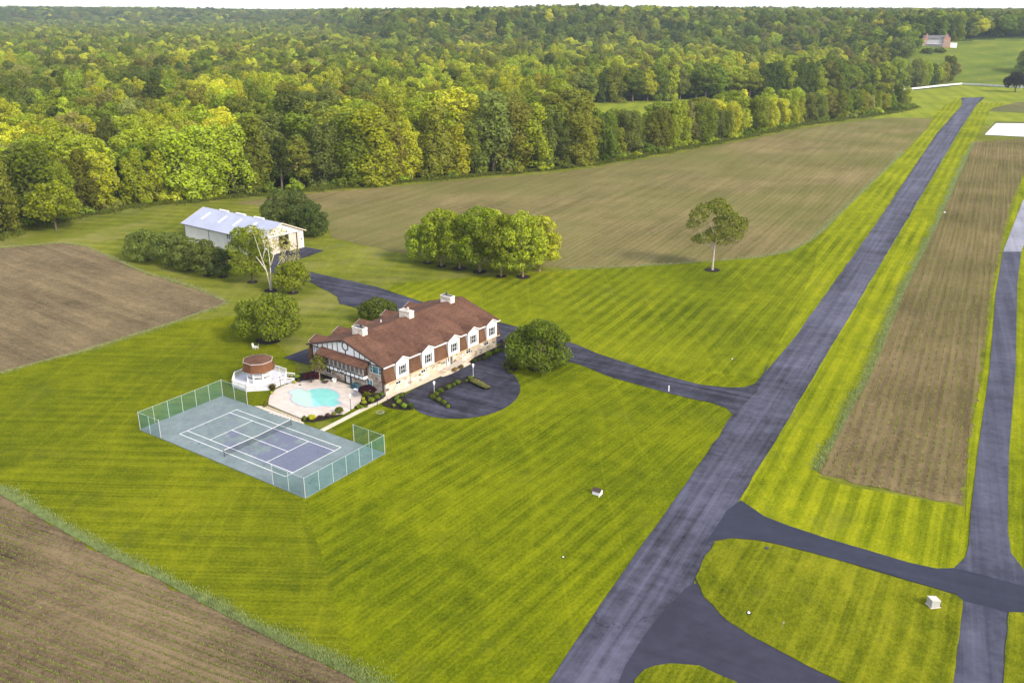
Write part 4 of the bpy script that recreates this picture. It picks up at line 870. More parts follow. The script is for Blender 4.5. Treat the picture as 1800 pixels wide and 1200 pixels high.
r_.add([(R_ * math.cos(2 * math.pi * k / n), R_ * math.sin(2 * math.pi * k / n), z) for R_, z in ((.75, 0), (.75, .08), (.42, .08), (.42, 0.01)) for k in range(n)], [(j * n + k, j * n + (k + 1) % n, (j + 1) * n + (k + 1) % n, (j + 1) * n + k) for j in range(3) for k in range(n)])
o = tag(r_.build('stone_ring', plain('pale_ring', (.17, .18, .10), .9, .1)), 'pale flat stone ring in the lawn beside the white path', 'stone ring'); o.location = (g[0], g[1], .05)
# two white lawn chairs by the round tree
def lawn_chair(px, py, rz, label):
    g = G(px, py, .05); o = empty('lawn_chair', (g[0], g[1], .03), R(rz), label, 'chair', 'white chairs on the lawn behind the gazebo')
    e_ = o; o.scale = (.75, .75, .9)
    MB().prism([(-.3, .42), (.3, .34), (.3, .38), (-.3, .47)], 'x', -.28, .28).build('seat', M['white'], o)
    k = MB()
    for i in range(5): k.prism([(-.3, .42), (-.26, .42), (-.5, 1.15), (-.54, 1.15)], 'x', -.27 + i * .11, -.18 + i * .11)
    k.build('backrest', M['white'], o)
    for sx in (-.3, .3):
        MB().box(sx - .05, sx + .05, -.35, .35, .6, .64).build('armrest', M['white'], o)
        for y in (-.3, .3): MB().box(sx - .035, sx + .035, y - .04, y + .04, 0, .6).build('leg', M['white'], o)
lawn_chair(446.6, 612.5, 235, 'left one of two white lawn chairs behind the gazebo roof'); lawn_chair(451.8, 613, 100, 'right one of two white lawn chairs behind the gazebo roof')
# patio things
def on(px, py, z): g = G(px, py, z); return (g[0], g[1], z)
o = empty('planter', on(588, 670.5, .24), 0, 'round white planter pot by the stone wall on the pool deck', 'planter')
MB().lathe([(.28, 0), (.42, .45), (.46, .5), (.40, .5), (.36, .42)], 14).build('pot', M['stucco'], o); MB().lathe([(.36, .40), (.05, .43)], 12).build('soil', M['mulch'], o)
o = empty('fire_pit', on(572, 672.5, .24), 0, 'low brown fire bowl on the far side of the pool deck', 'fire pit')
MB().lathe([(.25, 0), (.55, .22), (.6, .3), (.5, .3), (.3, .15)], 14).build('bowl', M['fascia'], o); MB().lathe([(.3, .0), (.22, .03), (.22, .1)], 10).build('foot', M['metal_dark'], o)
o = empty('covered_grill', on(625.5, 683, .24), HF[1] - R(90), 'dark teal covered grill against the stone gable wall', 'grill')
k = MB(); k.prism([(-.85, 0), (.85, 0), (.85, .6), (.4, .95), (-.5, 1.0), (-.85, .62)], 'y', -.42, .42); k.build('cover', plain('teal_cover', (.03, .07, .09), .8, .2, .3, 2), o)
MB().box(-.78, .78, -.35, .35, -.0, .05).build('base', M['metal_dark'], o)
o = empty('patio_lounger', on(630, 688, .24), HF[1] - R(90), 'white covered patio lounger beside the dark red maple', 'lounger')
MB().prism([(-.95, .22), (.5, .22), (1.0, .6), (.95, .68), (.45, .36), (-.95, .34)], 'y', -.36, .36).build('cushion', plain('lilac_cushion', (.68, .66, .74), .9, .1), o)
for sx in (-.85, .5):
    for y in (-.3, .3): MB().box(sx - .03, sx + .03, y - .03, y + .03, 0, .22).build('leg', M['white'], o)
tag(MB().lathe([(.26, 0), (.26, .03), (.18, .045)], 12).build('skimmer_lid', M['shutter']), 'small dark round lid on the left of the pool deck', 'drain lid').location = on(527.3, 676.2, .245)
o = empty('plant_hook', on(662.5, 715, .05), R(20), 'dark curved iron plant hook leaning over the white path', 'plant hook')
MB().tube([(0, 0, 0), (.12, 0, .7), (.35, 0, 1.3), (.75, 0, 1.75), (1.1, 0, 1.8)], [.07, .06, .055, .05, .03], 7).build('rod', M['metal_dark'], o)
MB().lathe([(.05, 1.35), (.18, 1.5), (.2, 1.72), (.16, 1.74)], 10, (1.08, 0)).build('hanging_pot', M['metal_dark'], o)
# retaining kerb of the deck, stepping slabs down to the court
for i in range(7):
    q = 0.12 + i * .115; c = np.array(zp(230, 545)) * (1 - q) + np.array(zp(690, 690)) * q
    g = G(c[0], c[1] - 1.0, .2); s_ = MB().box(-.45, .45, -.28, .28, -.05, .03).build('stepping_slab', M['concrete']); s_.location = (g[0], g[1], .18); s_.rotation_euler = (0, 0, CF[1] + R(90)); tag(s_, 'pale paving slab in the row between pool deck and court', 'paving slab', 'paving slabs beside the court')
k = MB(); P0_ = G(*zp(225, 490), .1)[:2]; P1_ = G(*zp(668, 665), .1)[:2]; dv_ = (P1_ - P0_) / np.linalg.norm(P1_ - P0_); nv = np.array([dv_[1], -dv_[0]])
k.add([(*(P0_ + nv * a), z) for z in (0, .30) for a in (0, .3)] + [(*(P1_ + nv * a), z) for z in (0, .30) for a in (0, .3)], [(0, 4, 6, 2), (1, 3, 7, 5), (2, 6, 7, 3), (0, 2, 3, 1), (4, 5, 7, 6)])
tag(k.build('retaining_wall', plain('tan_kerb', (.42, .33, .25), .9, .1)), 'low tan retaining wall along the straight side of the pool deck', 'low wall')

# ---------------------------------------------------------------- far things
def zt(x, y): return float(terrain(np.array([x]), np.array([y]))[0])
fpts = [(1462, 174), (1500, 170), (1600, 158.5), (1655, 152.5), (1690, 149.2), (1720, 150.8), (1766, 153.5), (1830, 157)]
fw_ = [G(*q)[:2] for q in fpts]
fen = empty('board_fence', (*fw_[0], 0), 0, 'long white board fence at the foot of the far grass hill', 'fence')
o0 = fw_[0]; tot = 0; pm = None
for i in range(len(fw_) - 1):
    a, c = fw_[i] - o0, fw_[i + 1] - o0; L = np.linalg.norm(c - a); d = (c - a) / L; nv = np.array([-d[1], d[0]]) * .03
    k = MB()
    for z0 in (.3, .78, 1.26): k.add([(*(q + nv * s_), z) for q in (a, c) for s_ in (-1, 1) for z in (z0, z0 + .37)], [(0, 1, 5, 4), (2, 6, 7, 3), (1, 3, 7, 5), (0, 4, 6, 2), (0, 2, 3, 1), (4, 5, 7, 6)])
    k.build('rail', M['white'], fen)
    for t_ in np.arange(0, L, 5.0):
        q = a + d * t_
        if pm is None: pm = MB().box(-.1, .1, -.1, .1, 0, 1.75).build('post', M['white'], fen); pq = pm
        else: pq = pm.copy(); COL.objects.link(pq); pq.parent = fen
        pq.location = (q[0], q[1], 0)
# brick mansion on the hill
def far_xy(px, D): return (px - 900) / (FPX * 1.06) * D, D
hx, hy = far_xy(1652, 985); hz0 = zt(hx, hy) - .3
M['brick'] = plain('far_brick', (.42, .22, .15), .9, .1, .2, .5); M['grey_panel'] = plain('grey_siding', (.36, .36, .42), .8, .2, .1)
mn = empty('brick_house', (hx, hy, hz0), R(-22), 'large brick house with tall chimneys and many windows on the far hill', 'house'); mn.scale = (.92, .92, .85)
k = MB(); k.box(-14, 11, 0, 12, -2, 9.5); k.build('wall', M['grey_panel'], mn)
k = MB(); k.box(-15.5, -10.5, -1.2, 12, -2, 10.2); k.build('brick_wing', M['brick'], mn)
k = MB(); k.box(6.5, 13.5, -2.0, 12, -2, 10.6); k.build('brick_wing', M['brick'], mn)
k = MB(); k.prism([(-.8, 9.5), (6, 13.2), (12.8, 9.5)], 'x', -15, 12); rfm = k.build('roof', plain('far_roof', (.13, .12, .13), .9, .1), mn)
for x0 in (-12.2, 8.5): MB().box(x0, x0 + 1.8, -1.0, 1.2, 9.0, 15.0).build('chimney', M['brick'], rfm)
k = MB(); k.box(14, 21, 0, 9, -2, 4.6); k.build('annex', M['stucco'], mn)
for zr in (1.0, 4.2, 7.2):
    for i in range(7):
        x0 = -9.6 + i * 2.25; win(mn, '-y', 0.0, x0, x0 + 1.7, zr, zr + 2.0, 2, 2, .2, 'glass', bars=.1, sub=False)
for x0 in (-14.6, -12.6): 
    for zr in (1, 5): win(mn, '-y', -1.2, x0, x0 + 1.3, zr, zr + 2.1, 2, 2, .2, 'glass', bars=.1, sub=False)
for x0 in (7.3, 10.4):
    for zr in (1, 5): win(mn, '-y', -2.0, x0, x0 + 1.8, zr, zr + 2.3, 2, 2, .2, 'glass', bars=.1, sub=False)
k = MB(); k.box(-10.4, 6.4, -2.6, -.05, 3.25, 3.5); 
for x0 in np.linspace(-10, 6, 8): k.box(x0 - .12, x0 + .12, -2.5, -2.25, -2, 3.25)
k.build('balcony', M['white'], mn)
def far_house(px, D, label, col, rcol, w, h, rz=-10):
    x, y = far_xy(px, D); o = empty('far_house', (x, y, zt(x, y) - .3), R(rz), label, 'house')
    MB().box(-w / 2, w / 2, 0, 9, -1, h).build('wall', col, o)
    MB().prism([(-.6, h - .1), (4.5, h + 3), (9.6, h - .1)], 'x', -w / 2 - .5, w / 2 + .5).build('roof', rcol, o)
    for i in range(int(w / 3)): x0 = -w / 2 + 1 + i * 3; win(o, '-y', 0, x0, x0 + 1.5, 1, 2.8, 2, 1, .15, 'glass', sub=False)
far_house(1518, 900, 'dark slate blue house half hidden under the trees below the ridge', plain('slate_wall', (.07, .08, .11), .8, .2), M['metal_dark'], 24, 6)
x_, y_ = far_xy(1240, 2300); o = empty('radio_mast', (x_, y_, zt(x_, y_)), 0, 'thin radio mast standing above the far skyline', 'mast')
MB().tube([(0, 0, 0), (0, 0, 60)], [.5, .3], 6).build('mast', M['metal_grey'], o); MB().tube([(-1.5, 0, 52), (1.5, 0, 52)], .2, 5).build('cross_arm', M['metal_grey'], o)
g = G(1795, 157); o = empty('flag_pole', (g[0], g[1], 0), 0, 'white pole beside the dark purple tree at the right edge', 'pole')
MB().tube([(0, 0, 0), (0, 0, 15)], [.18, .1], 8).build('pole', M['white'], o); MB().lathe([(.02, 14.9), (.22, 15.1), (.02, 15.35)], 8).build('finial', M['white'], o)

# ================================================================ GROWING THINGS
M['leaf'] = foliage('leaves', 0.24, 0.36)
M['bark'] = plain('bark', (0.10, 0.08, 0.06), .95, .1, .35, 3)
M['bark_pale'] = plain('pale_bark', (0.55, 0.50, 0.43), .85, .1, .2, 2)
M['bark_grey'] = plain('grey_bark', (0.34, 0.29, 0.25), .9, .1, .25, 2)
M['bark_tan'] = plain('tan_bark', (0.30, 0.20, 0.14), .9, .1, .25, 2)
C_ = {'yellow green': (0.330, 0.390, 0.012), 'bright green': (0.225, 0.305, 0.012), 'mid green': (0.130, 0.195, 0.016), 'olive green': (0.165, 0.200, 0.022),
      'dark green': (0.074, 0.115, 0.020), 'grey green': (0.120, 0.160, 0.036), 'pale sage': (0.200, 0.225, 0.070), 'bronze olive': (0.170, 0.180, 0.030)}

def quad_mesh(name, Q, mats):
    n = len(Q); me = bpy.data.meshes.new(name)
    me.vertices.add(4 * n); me.vertices.foreach_set('co', Q.reshape(-1).astype(np.float32))
    me.loops.add(4 * n); me.loops.foreach_set('vertex_index', np.arange(4 * n, dtype=np.int32))
    me.polygons.add(n); me.polygons.foreach_set('loop_start', np.arange(0, 4 * n, 4, dtype=np.int32))
    try: me.polygons.foreach_set('loop_total', np.full(n, 4, dtype=np.int32))
    except Exception: pass
    me.update(calc_edges=True); me.validate()
    for m in mats: me.materials.append(m)
    return me
def leaves(P, Nn, size, rg, jit=0.45, aspect=1.5, bend=0.25):
    n = len(P); Nn = Nn + rg.normal(0, jit, (n, 3)); Nn /= np.linalg.norm(Nn, axis=1)[:, None] + 1e-9
    t = rg.normal(0, 1, (n, 3)); t -= (t * Nn).sum(1)[:, None] * Nn; t /= np.linalg.norm(t, axis=1)[:, None] + 1e-9
    bt = np.cross(Nn, t); s = size * rg.uniform(.6, 1.35, n)[:, None]
    a = t * s * .5 * aspect; c = bt * s * .5
    k = Nn * s * bend
    return np.stack([P - a - k * .5, P - c * .9 + a * .1, P + a - k, P + c], 1)
def cloud(lobes, dens_, size, rg, under=0.35, inner=0.12):
    """leaf clusters on and just inside a heap of lobes; dens_ = leaves per square metre of lobe surface"""
    Ls = np.array(lobes, float); out = []
    for i, l in enumerate(Ls):
        r = l[3:6]; n = int(dens_ * 4 * math.pi * ((r[0] * r[1] + r[0] * r[2] + r[1] * r[2]) / 3)); n = max(8, n)
        d = rg.normal(0, 1, (n, 3)); d /= np.linalg.norm(d, axis=1)[:, None]
        keep = (d[:, 2] > -0.25) | (rg.random(n) < under); d = d[keep]; n = len(d)
        ra = 1 + rg.normal(0, .07, n) - inner * rg.random(n) ** 2 * 2
        P = l[:3] + d * r * ra[:, None]
        ok = np.ones(n, bool)
        for j, m in enumerate(Ls):
            if j != i:
                q = (((P - m[:3]) / m[3:6]) ** 2).sum(1); ok &= (q > .55) | (rg.random(n) < .08)
        P, d = P[ok], d[ok]
        out.append(leaves(P, d / r * r.mean(), size, rg))
    return np.concatenate(out)
def crown_lobes(kind, w, h, rg, z0=1.5):
    L = []
    if kind == 'dome':
        cz = z0 + (h - z0) * .50; rx, rz = w / 2 * .72, (h - z0) / 2 * .74
        for i in range(46):
            u = rg.uniform(-.55, 1); ph = rg.uniform(0, 2 * math.pi) if i > 7 else i * .79; s = math.sqrt(max(0, 1 - u * u))
            r = w * rg.uniform(.085, .16); L.append((rx * s * 1.08 * math.cos(ph), rx * s * 1.08 * math.sin(ph), cz + rz * 1.05 * u, r, r, r * rg.uniform(.75, 1.0)))
        L.append((0, 0, cz, rx * .85, rx * .85, rz * .9))
    elif kind == 'oval':
        cz = z0 + (h - z0) * .46
        for i in range(32):
            t = rg.random(); z = z0 + (h - z0) * (.06 + .9 * t); prof = math.sin(math.pi * min(1, (.14 + .86 * t)) ** .9) ** .7
            ph = rg.uniform(0, 2 * math.pi); rr = w / 2 * .70 * prof; r = w * rg.uniform(.12, .19) * (.6 + .5 * prof)
            L.append((rr * math.cos(ph), rr * math.sin(ph), z, r, r, r * rg.uniform(.8, 1.25)))
        L.append((0, 0, cz, w * .28, w * .28, (h - z0) * .40))
    elif kind == 'draped':
        for i in range(44):
            t = rg.random() ** .85; z = .6 + (h - 1.5) * t; ph = rg.uniform(0, 2 * math.pi)
            prof = .92 - .42 * max(0, t - .55) / .45 + rg.uniform(-.15, .15)
            r = w * rg.uniform(.11, .2); rr = w / 2 * .74 * prof
            L.append((rr * math.cos(ph), rr * math.sin(ph), z, r, r, r * rg.uniform(1.0, 2.3)))
        L.append((0, 0, h * .45, w * .33, w * .33, h * .44))
    elif kind == 'vase':
        for i in range(34):
            t = rg.random(); z = z0 + (h - z0) * (.1 + .85 * t); prof = .35 + .65 * math.sin(min(1, t * 1.25) * math.pi / 2) - .55 * max(0, t - .72) / .28
            ph = rg.uniform(0, 2 * math.pi); rr = w / 2 * .78 * prof * math.sqrt(rg.uniform(.45, 1)); r = w * rg.uniform(.10, .18)
            L.append((rr * math.cos(ph), rr * math.sin(ph), z, r, r, r * .85))
        L.append((0, 0, z0 + (h - z0) * .55, w * .24, w * .24, (h - z0) * .35))
    return L
def crown_mesh(kind, w, h, seed, size, dens_, z0=1.5, extra=None):
    rg = np.random.default_rng(seed); Q = cloud(extra if extra is not None else crown_lobes(kind, w, h, rg, z0), dens_, size, rg)
    return quad_mesh('crown', Q, [M['leaf']])
def trunk_mesh(h, r, seed, limbs=5, mat='bark', spread=.28, top=.62):
    rg = np.random.default_rng(seed); k = MB(); lean = rg.normal(0, .012 * h, 2)
    k.tube([(0, 0, -.15), (0, 0, .25), (lean[0] * .4, lean[1] * .4, h * .25), (lean[0], lean[1], h * top)], [r * 1.5, r * 1.05, r * .8, r * .3], 8)
    for i in range(limbs):
        z = h * rg.uniform(.2, .5); ph = rg.uniform(0, 6.28); q = np.array([math.cos(ph), math.sin(ph)]) * h * spread * rg.uniform(.6, 1.1); f = z / (h * top)
        k.tube([(lean[0] * f, lean[1] * f, z), (q[0] * .5, q[1] * .5, z + h * .1), (q[0], q[1], z + h * rg.uniform(.2, .32))], [r * .45, r * .3, r * .1], 6)
    o_ = bpy.data.meshes.new('trunk'); o_.from_pydata(k.v, [], k.f); o_.materials.append(M[mat]); o_.polygons.foreach_set('use_smooth', [True] * len(o_.polygons)); o_.update(); return o_
def tree(name, loc, crown, trunk, col, label, group=None, sc=(1, 1, 1), rz=0.0, cat='tree'):
    e = empty(name, loc, rz, label, cat, group); e.scale = sc
    c = bpy.data.objects.new('crown', crown); COL.objects.link(c); c.parent = e; c.color = (col[0] * 1.13, col[1], col[2] * .7, 1)
    t = bpy.data.objects.new('trunk', trunk); COL.objects.link(t); t.parent = e
    return e, c
def ring(px, py, r, name='mulch_ring'):
    g = G(px, py); rg = np.random.default_rng(int(px))
    P = [(g[0] + r * (1 + rg.normal(0, .05)) * math.cos(t), g[1] + r * (1 + rg.normal(0, .05)) * math.sin(t)) for t in np.linspace(0, 2 * math.pi, 22)[:-1]]
    sheet(name, P, .13, M['mulch'], world=True, thick=.1)
def vary(c, rg, a=.12):
    f = 1 + rg.normal(0, a); h = rg.normal(0, .03); return (c[0] * f * (1 + h), c[1] * f, c[2] * f * (1 - h))

# ---------------------------------------------------------------- trees standing on the lawns
def near_tree(px, py, w, h, kind, colour, label, seed, z0=1.2, size=.30, dens_=13.0, mat='bark', ringr=1.3, r=.25, group=None, extra=None, limbs=6, name='shade_tree', dx=0.0, dy=0.0):
    g = G(px, py); 
    if ringr: ring(px, py, ringr)
    return tree(name, (g[0], g[1], .05), crown_mesh(kind, w, h, seed, size, dens_, z0, extra), trunk_mesh(h, r, seed + 1, limbs, mat), colour, label, group)
near_tree(472, 598, 13.2, 9.6, 'dome', (.122, .172, .014), 'broad round tree with olive crown behind the gazebo', 11, z0=-.5, ringr=2.5, r=.3)
near_tree(444, 496, 10.6, 15.0, 'dome', (.200, .300, .012), 'upright bright green oval tree at the near corner of the barn', 12, z0=-1.2)
near_tree(515, 515, 8.6, 7.6, 'dome', (.165, .218, .012), 'small round bright green tree in the fork of the barn drive', 13, z0=-.6)
near_tree(945, 647, 12.2, 8.8, 'dome', (.108, .168, .014), 'wide low green tree at the top of the circular drive', 14, z0=-1.8, ringr=1.8, r=.4, mat='bark_tan')
near_tree(665, 566, 8.2, 4.6, 'dome', (0.080, 0.109, 0.018), 'dark rounded bush tree behind the back roof of the house', 15, z0=.2, ringr=0)
near_tree(562, 667, 3.7, 4.7, 'dome', (0.145, 0.167, 0.026), 'slender small green tree at the far corner of the stone gable', 16, z0=1.1, ringr=0, r=.12, size=.2, dens_=16, mat='bark_tan')
for i, (px, py, w, h, lab) in enumerate([(752, 462, 11.5, 12.6, 'leftmost and lowest tree of the six in the mulched row'), (776, 468, 11, 15.6, 'second tree from the left of the six in the mulched row'), (808, 472, 11, 15.6, 'third tree from the left of the six, beside the tallest'), (843, 478, 12.5, 17.4, 'tallest tree in the row of six with a tan double trunk'), (881, 486, 11.5, 16.6, 'fifth tree from the left of the six in the mulched row'), (919, 487, 12.5, 17.0, 'rightmost tree of the six with yellow green crown')]):
    near_tree(px, py, w, h, 'dome', vary((.20, .28, .012) if i != 5 else (.27, .33, .012), np.random.default_rng(i), .05), lab, 20 + i, z0=-1.9, size=.36, dens_=10, mat='bark_tan', group='trees in a row on the upper lawn', ringr=1.3 if i in (0, 1, 4) else 1.8)
near_tree(948, 477, 10.5, 14.6, 'dome', (.26, .31, .012), 'yellow green tree half hidden behind the right end of the six', 28, z0=-1.9, size=.36, dens_=10, mat='bark_tan', group='trees in a row on the upper lawn', ringr=0)
near_tree(868, 470, 10.5, 16, 'dome', (.20, .28, .012), 'tree hidden behind the fourth and fifth of the row of six', 29, z0=-1.9, size=.36, dens_=9, mat='bark_tan', group='trees in a row on the upper lawn', ringr=0)
# the airy lone tree, its crown open on the left
ex = [(-4.4, 0, 13.6, 2.1, 2.0, 1.6), (-2.4, .5, 15.2, 2.3, 2.2, 1.5), (0.2, 0, 16.2, 2.2, 2.2, 1.6), (1.6, -.4, 15.0, 1.9, 2, 1.5), (-5.6, 0, 11.6, 1.5, 1.5, 1.1), (4.4, .4, 12.0, 2.2, 2.2, 1.6), (6.0, 0, 10.8, 1.7, 1.7, 1.3), (2.8, -.5, 10.0, 2.4, 2.2, 1.7), (.2, .2, 9.2, 2.2, 2.0, 1.5), (-2.6, 0, 8.2, 2.0, 1.9, 1.2), (4.6, 0, 8.6, 2.0, 1.9, 1.3), (1.5, 0, 7.6, 2.0, 1.8, 1.1), (-4.2, .3, 7.8, 1.3, 1.3, .9), (3.2, 0, 13.6, 1.8, 1.8, 1.3), (2.2, .2, 11.8, 2.0, 1.9, 1.4), (5.4, .3, 9.8, 1.6, 1.6, 1.2), (.6, 0, 12.6, 1.2, 1.2, .9), (6.4, 0, 12.2, 1.4, 1.4, 1.0)]
near_tree(1252, 475, 15, 18, None, (.150, .190, .024), 'lone airy tree with a gap in its crown on the upper lawn', 31, extra=[(a_, b_, c_, d1 * 1.18, d2 * 1.18, d3 * 1.25) for a_, b_, c_, d1, d2, d3 in ex], size=.30, dens_=13, mat='bark_grey', r=.27, ringr=1.9, limbs=5, name='lone_tree')
# pale barked tree with thin foliage before the barn
ex = [(-2.6, 0, 14.2, 1.5, 1.5, 1.0), (0.4, .3, 13.2, 1.6, 1.5, 1.2), (3.0, -.4, 13.8, 1.9, 1.7, .9), (5.0, 0, 9.2, 1.9, 1.9, 1.9), (3.6, .3, 11.2, 1.7, 1.6, 1.4), (5.8, 0, 7.4, 1.4, 1.4, 1.3), (4.0, -.5, 7.6, 1.5, 1.5, 1.2), (1.6, 0, 10.6, 1.5, 1.4, 1.4), (-.6, 0, 11.4, 1.1, 1.1, 1.1)]
g = G(476, 511); ring(476, 511, 1.5)
be = empty('pale_tree', (g[0], g[1], .05), R(8), 'thin leaved tree with bare white branching trunk before the barn doors', 'tree')
rg = np.random.default_rng(40)
c = link('crown', quad_mesh('crown', cloud([(a_, b_, c_, d1 * 1.15, d2 * 1.15, d3 * 1.15) for a_, b_, c_, d1, d2, d3 in ex], 4.6, .28, rg), [M['leaf']]), be); c.color = (.27, .26, .06, 1)
k = MB(); 
for pts, rr in (([(0, 0, -.1), (-.1, 0, 1.6), (-.5, 0, 4.6), (-1.4, .1, 8.0), (-2.0, .1, 10.8), (-2.6, 0, 13.6)], [.20, .15, .11, .08, .05, .03]), ([(.1, 0, 0), (.3, 0, 2.6), (.4, .1, 6.4), (.3, .2, 9.6), (.5, .2, 13.2)], [.18, .14, .10, .07, .03]),
               ([(.25, 0, 2.2), (1.3, 0, 4.6), (2.7, -.1, 7.0), (3.9, -.2, 8.8), (4.8, 0, 10.6)], [.11, .09, .07, .05, .03]), ([(.4, 0, 5.6), (1.4, -.1, 8.4), (2.2, -.2, 11.0), (3.0, -.3, 13.6)], [.14, .11, .08, .04]), ([(-.5, 0, 4.6), (-1.5, -.1, 6.6), (-2.6, -.1, 8.4)], [.13, .09, .04]), ([(-1.2, 0, 7.4), (-.4, .2, 10.0), (-.6, .1, 12.2)], [.11, .07, .03])):
    k.tube(pts, rr, 7)
k.build('trunk', M['bark_pale'], be, True)
# hedge of shrubs left of the barn
for i, (px, py, w, h, col, lab) in enumerate([(258, 457, 10.5, 8.2, (0.130, 0.177, 0.043), 'leftmost bushy green tree in the hedge before the barn'), (303, 466, 10.5, 8.6, (0.117, 0.165, 0.043), 'second bushy tree from the left in the hedge before the barn'), (338, 475, 9.2, 8.6, (0.134, 0.184, 0.047), 'third bushy tree from the left in the hedge before the barn'), (367, 484, 8.6, 9.4, (0.096, 0.133, 0.035), 'fourth and tallest bushy tree in the hedge before the barn'), (392, 487, 7.2, 7.6, (0.066, 0.101, 0.039), 'dark bushy tree at the right end of the hedge before the barn')]):
    near_tree(px, py, w, h, 'dome', col, lab, 50 + i, z0=-1.6, size=.32, dens_=9, ringr=1.2, r=.16, group='hedge of bushy trees beside the barn', name='hedge_tree')  # dark ground rings here paint in small shadows at the hedge foot
def juniper(w, h, seed):
    rg = np.random.default_rng(seed); L = []
    for i in range(46):
        t = rg.random() ** 1.15; z = .5 + (h - 1.0) * t; prof = (.8 + .2 * min(1, t * 5)) * (1 - (max(0, t - .3) / .7) ** 1.6 * .75); ph = rg.uniform(0, 6.28); rr = w / 2 * .8 * prof
        r = w * rg.uniform(.08, .13); L.append((rr * math.cos(ph), rr * math.sin(ph), z, r, r, r * rg.uniform(1.4, 2.4)))
    L.append((0, 0, h * .4, w * .3, w * .3, h * .38))
    return L
for i, (px, py, w, h, lab) in enumerate([(496, 411, 11.6, 12.8, 'left and tallest dark evergreen behind the barn roof'), (524, 412, 11.8, 13.0, 'middle dark evergreen of the three behind the barn'), (552, 417, 9.0, 10.6, 'right and smallest dark evergreen at the field corner')]):
    near_tree(px, py, w, h, 'dome', (.080, .122, .034), lab, 60 + i, z0=-1.8, size=.30, dens_=11.0, ringr=0, group='evergreens behind the barn', name='evergreen_tree')
near_tree(99, 404, 15.5, 14.5, 'dome', C_['bright green'], 'low wide bright green tree standing out from the forest, far left', 70, z0=.3, size=.5, dens_=4.2, ringr=0, r=.3)
near_tree(-4, 415, 13, 25, 'draped', C_['olive green'], 'tall olive tree cut by the left edge of the picture', 71, size=.55, dens_=3.6, ringr=0, r=.4)
for i, (px, D, w, h, cn_, lab) in enumerate([(1606, 945, 24, 25, 'mid green', 'tall green tree standing against the left side of the brick house'), (1590, 915, 26, 28, 'grey green', 'grey green tree second to the left of the brick house'), (1622, 1030, 24, 24, 'dark green', 'dark tree rising behind the left chimney of the brick house'), (1690, 1040, 26, 22, 'dark green', 'dark tree behind the white annex of the brick house')]):
    x_, y_ = far_xy(px, D); tree('shade_tree', (x_, y_, zt(x_, y_) - .2), crown_mesh('dome', w, h, 90 + i, .9, 1.6, 1.0), trunk_mesh(h, .5, 95 + i), C_[cn_], lab)
for i, (px, D, w, lab) in enumerate([(1638, 955, 13, 'dark bush in front of the left wing of the brick house'), (1660, 957, 12, 'dark bush below the balcony of the brick house')]):
    x_, y_ = far_xy(px, D); tree('bush', (x_, y_, zt(x_, y_) - .2), crown_mesh('dome', w, 4.5, 97 + i, .7, 2.0, -1.0), trunk_mesh(4, .2, 99 + i), C_['dark green'], lab, cat='bush')
near_tree(1784, 162.5, 19, 14.5, 'dome', (.020, .014, .020), 'dark purple leaved tree at the end of the white fence', 72, z0=1.2, size=.7, dens_=2.0, ringr=0, r=.5)
near_tree(1812, 140, 32, 30, 'dome', C_['grey green'], 'large grey green tree at the right edge below the far hill', 73, z0=2, size=1.0, dens_=1.2, ringr=0, r=.6)

# ---------------------------------------------------------------- shrubs round the house
def shrub_mesh(seed, kind='ball'):
    rg = np.random.default_rng(seed); L = []
    if kind == 'ball':
        for i in range(12): d = rg.normal(0, 1, 3); d /= np.linalg.norm(d); d[2] = abs(d[2]) * .8 - .15; L.append((*(d * .55 + [0, 0, .85]), .42, .42, .40))
        L.append((0, 0, .8, .62, .62, .72)); return quad_mesh('foliage', cloud(L, 150, .12, rg), [M['leaf']])
    if kind == 'cone':
        for i in range(20): t = rg.random(); z = .2 + 2.0 * t; ph = rg.uniform(0, 6.28); r = .62 * (1 - t) ** .7 + .05; L.append((r * math.cos(ph), r * math.sin(ph), z, .28, .28, .4))
        L.append((0, 0, .9, .5, .5, .9)); return quad_mesh('foliage', cloud(L, 130, .12, rg), [M['leaf']])
    if kind == 'umbrella':
        for i in range(26): a = rg.uniform(0, 6.28); r = math.sqrt(rg.random()) * .86; L.append((r * math.cos(a), r * math.sin(a), 1.0 + .32 * (1 - r * r) - .22 * r, .26, .26, .17))
        return quad_mesh('foliage', cloud(L, 170, .11, rg, under=.8), [M['leaf']])
    if kind == 'loose':
        for i in range(14): d = rg.normal(0, 1, 3); d /= np.linalg.norm(d); d[2] = abs(d[2]); L.append((*(d * rg.uniform(.35, .8) + [0, 0, .35]), .34, .34, .3))
        return quad_mesh('foliage', cloud(L, 90, .15, rg, under=.6), [M['leaf']])
    if kind == 'grass':
        n = 900; a = rg.uniform(0, 6.28, n); r = np.sqrt(rg.random(n)) * .35; l = rg.uniform(.9, 1.9, n); o = rg.uniform(.2, .9, n)
        B_ = np.stack([r * np.cos(a), r * np.sin(a), np.zeros(n)], 1); T = B_ + np.stack([np.cos(a) * o * l * .55, np.sin(a) * o * l * .55, l * (1 - o * .35)], 1); s = np.stack([-np.sin(a), np.cos(a), np.zeros(n)], 1) * .03
        return quad_mesh('foliage', np.stack([B_ - s, B_ + s, T + s * .5, T - s * .5], 1), [M['leaf']])
SH = {k: [shrub_mesh(80 + i * 7 + j, k) for j in range(3)] for i, k in enumerate(('ball', 'cone', 'umbrella', 'loose', 'grass'))}
stem_me = trunk_mesh(1.1, .06, 5, 3, 'bark', .3, .75)
GRN, LIM, YEL, MAR, ORG, DRK = (.12, .175, .014), (.20, .27, .012), (.40, .43, .012), (.075, .022, .032), (.26, .17, .03), (.065, .09, .02)
shrub_no = [0]
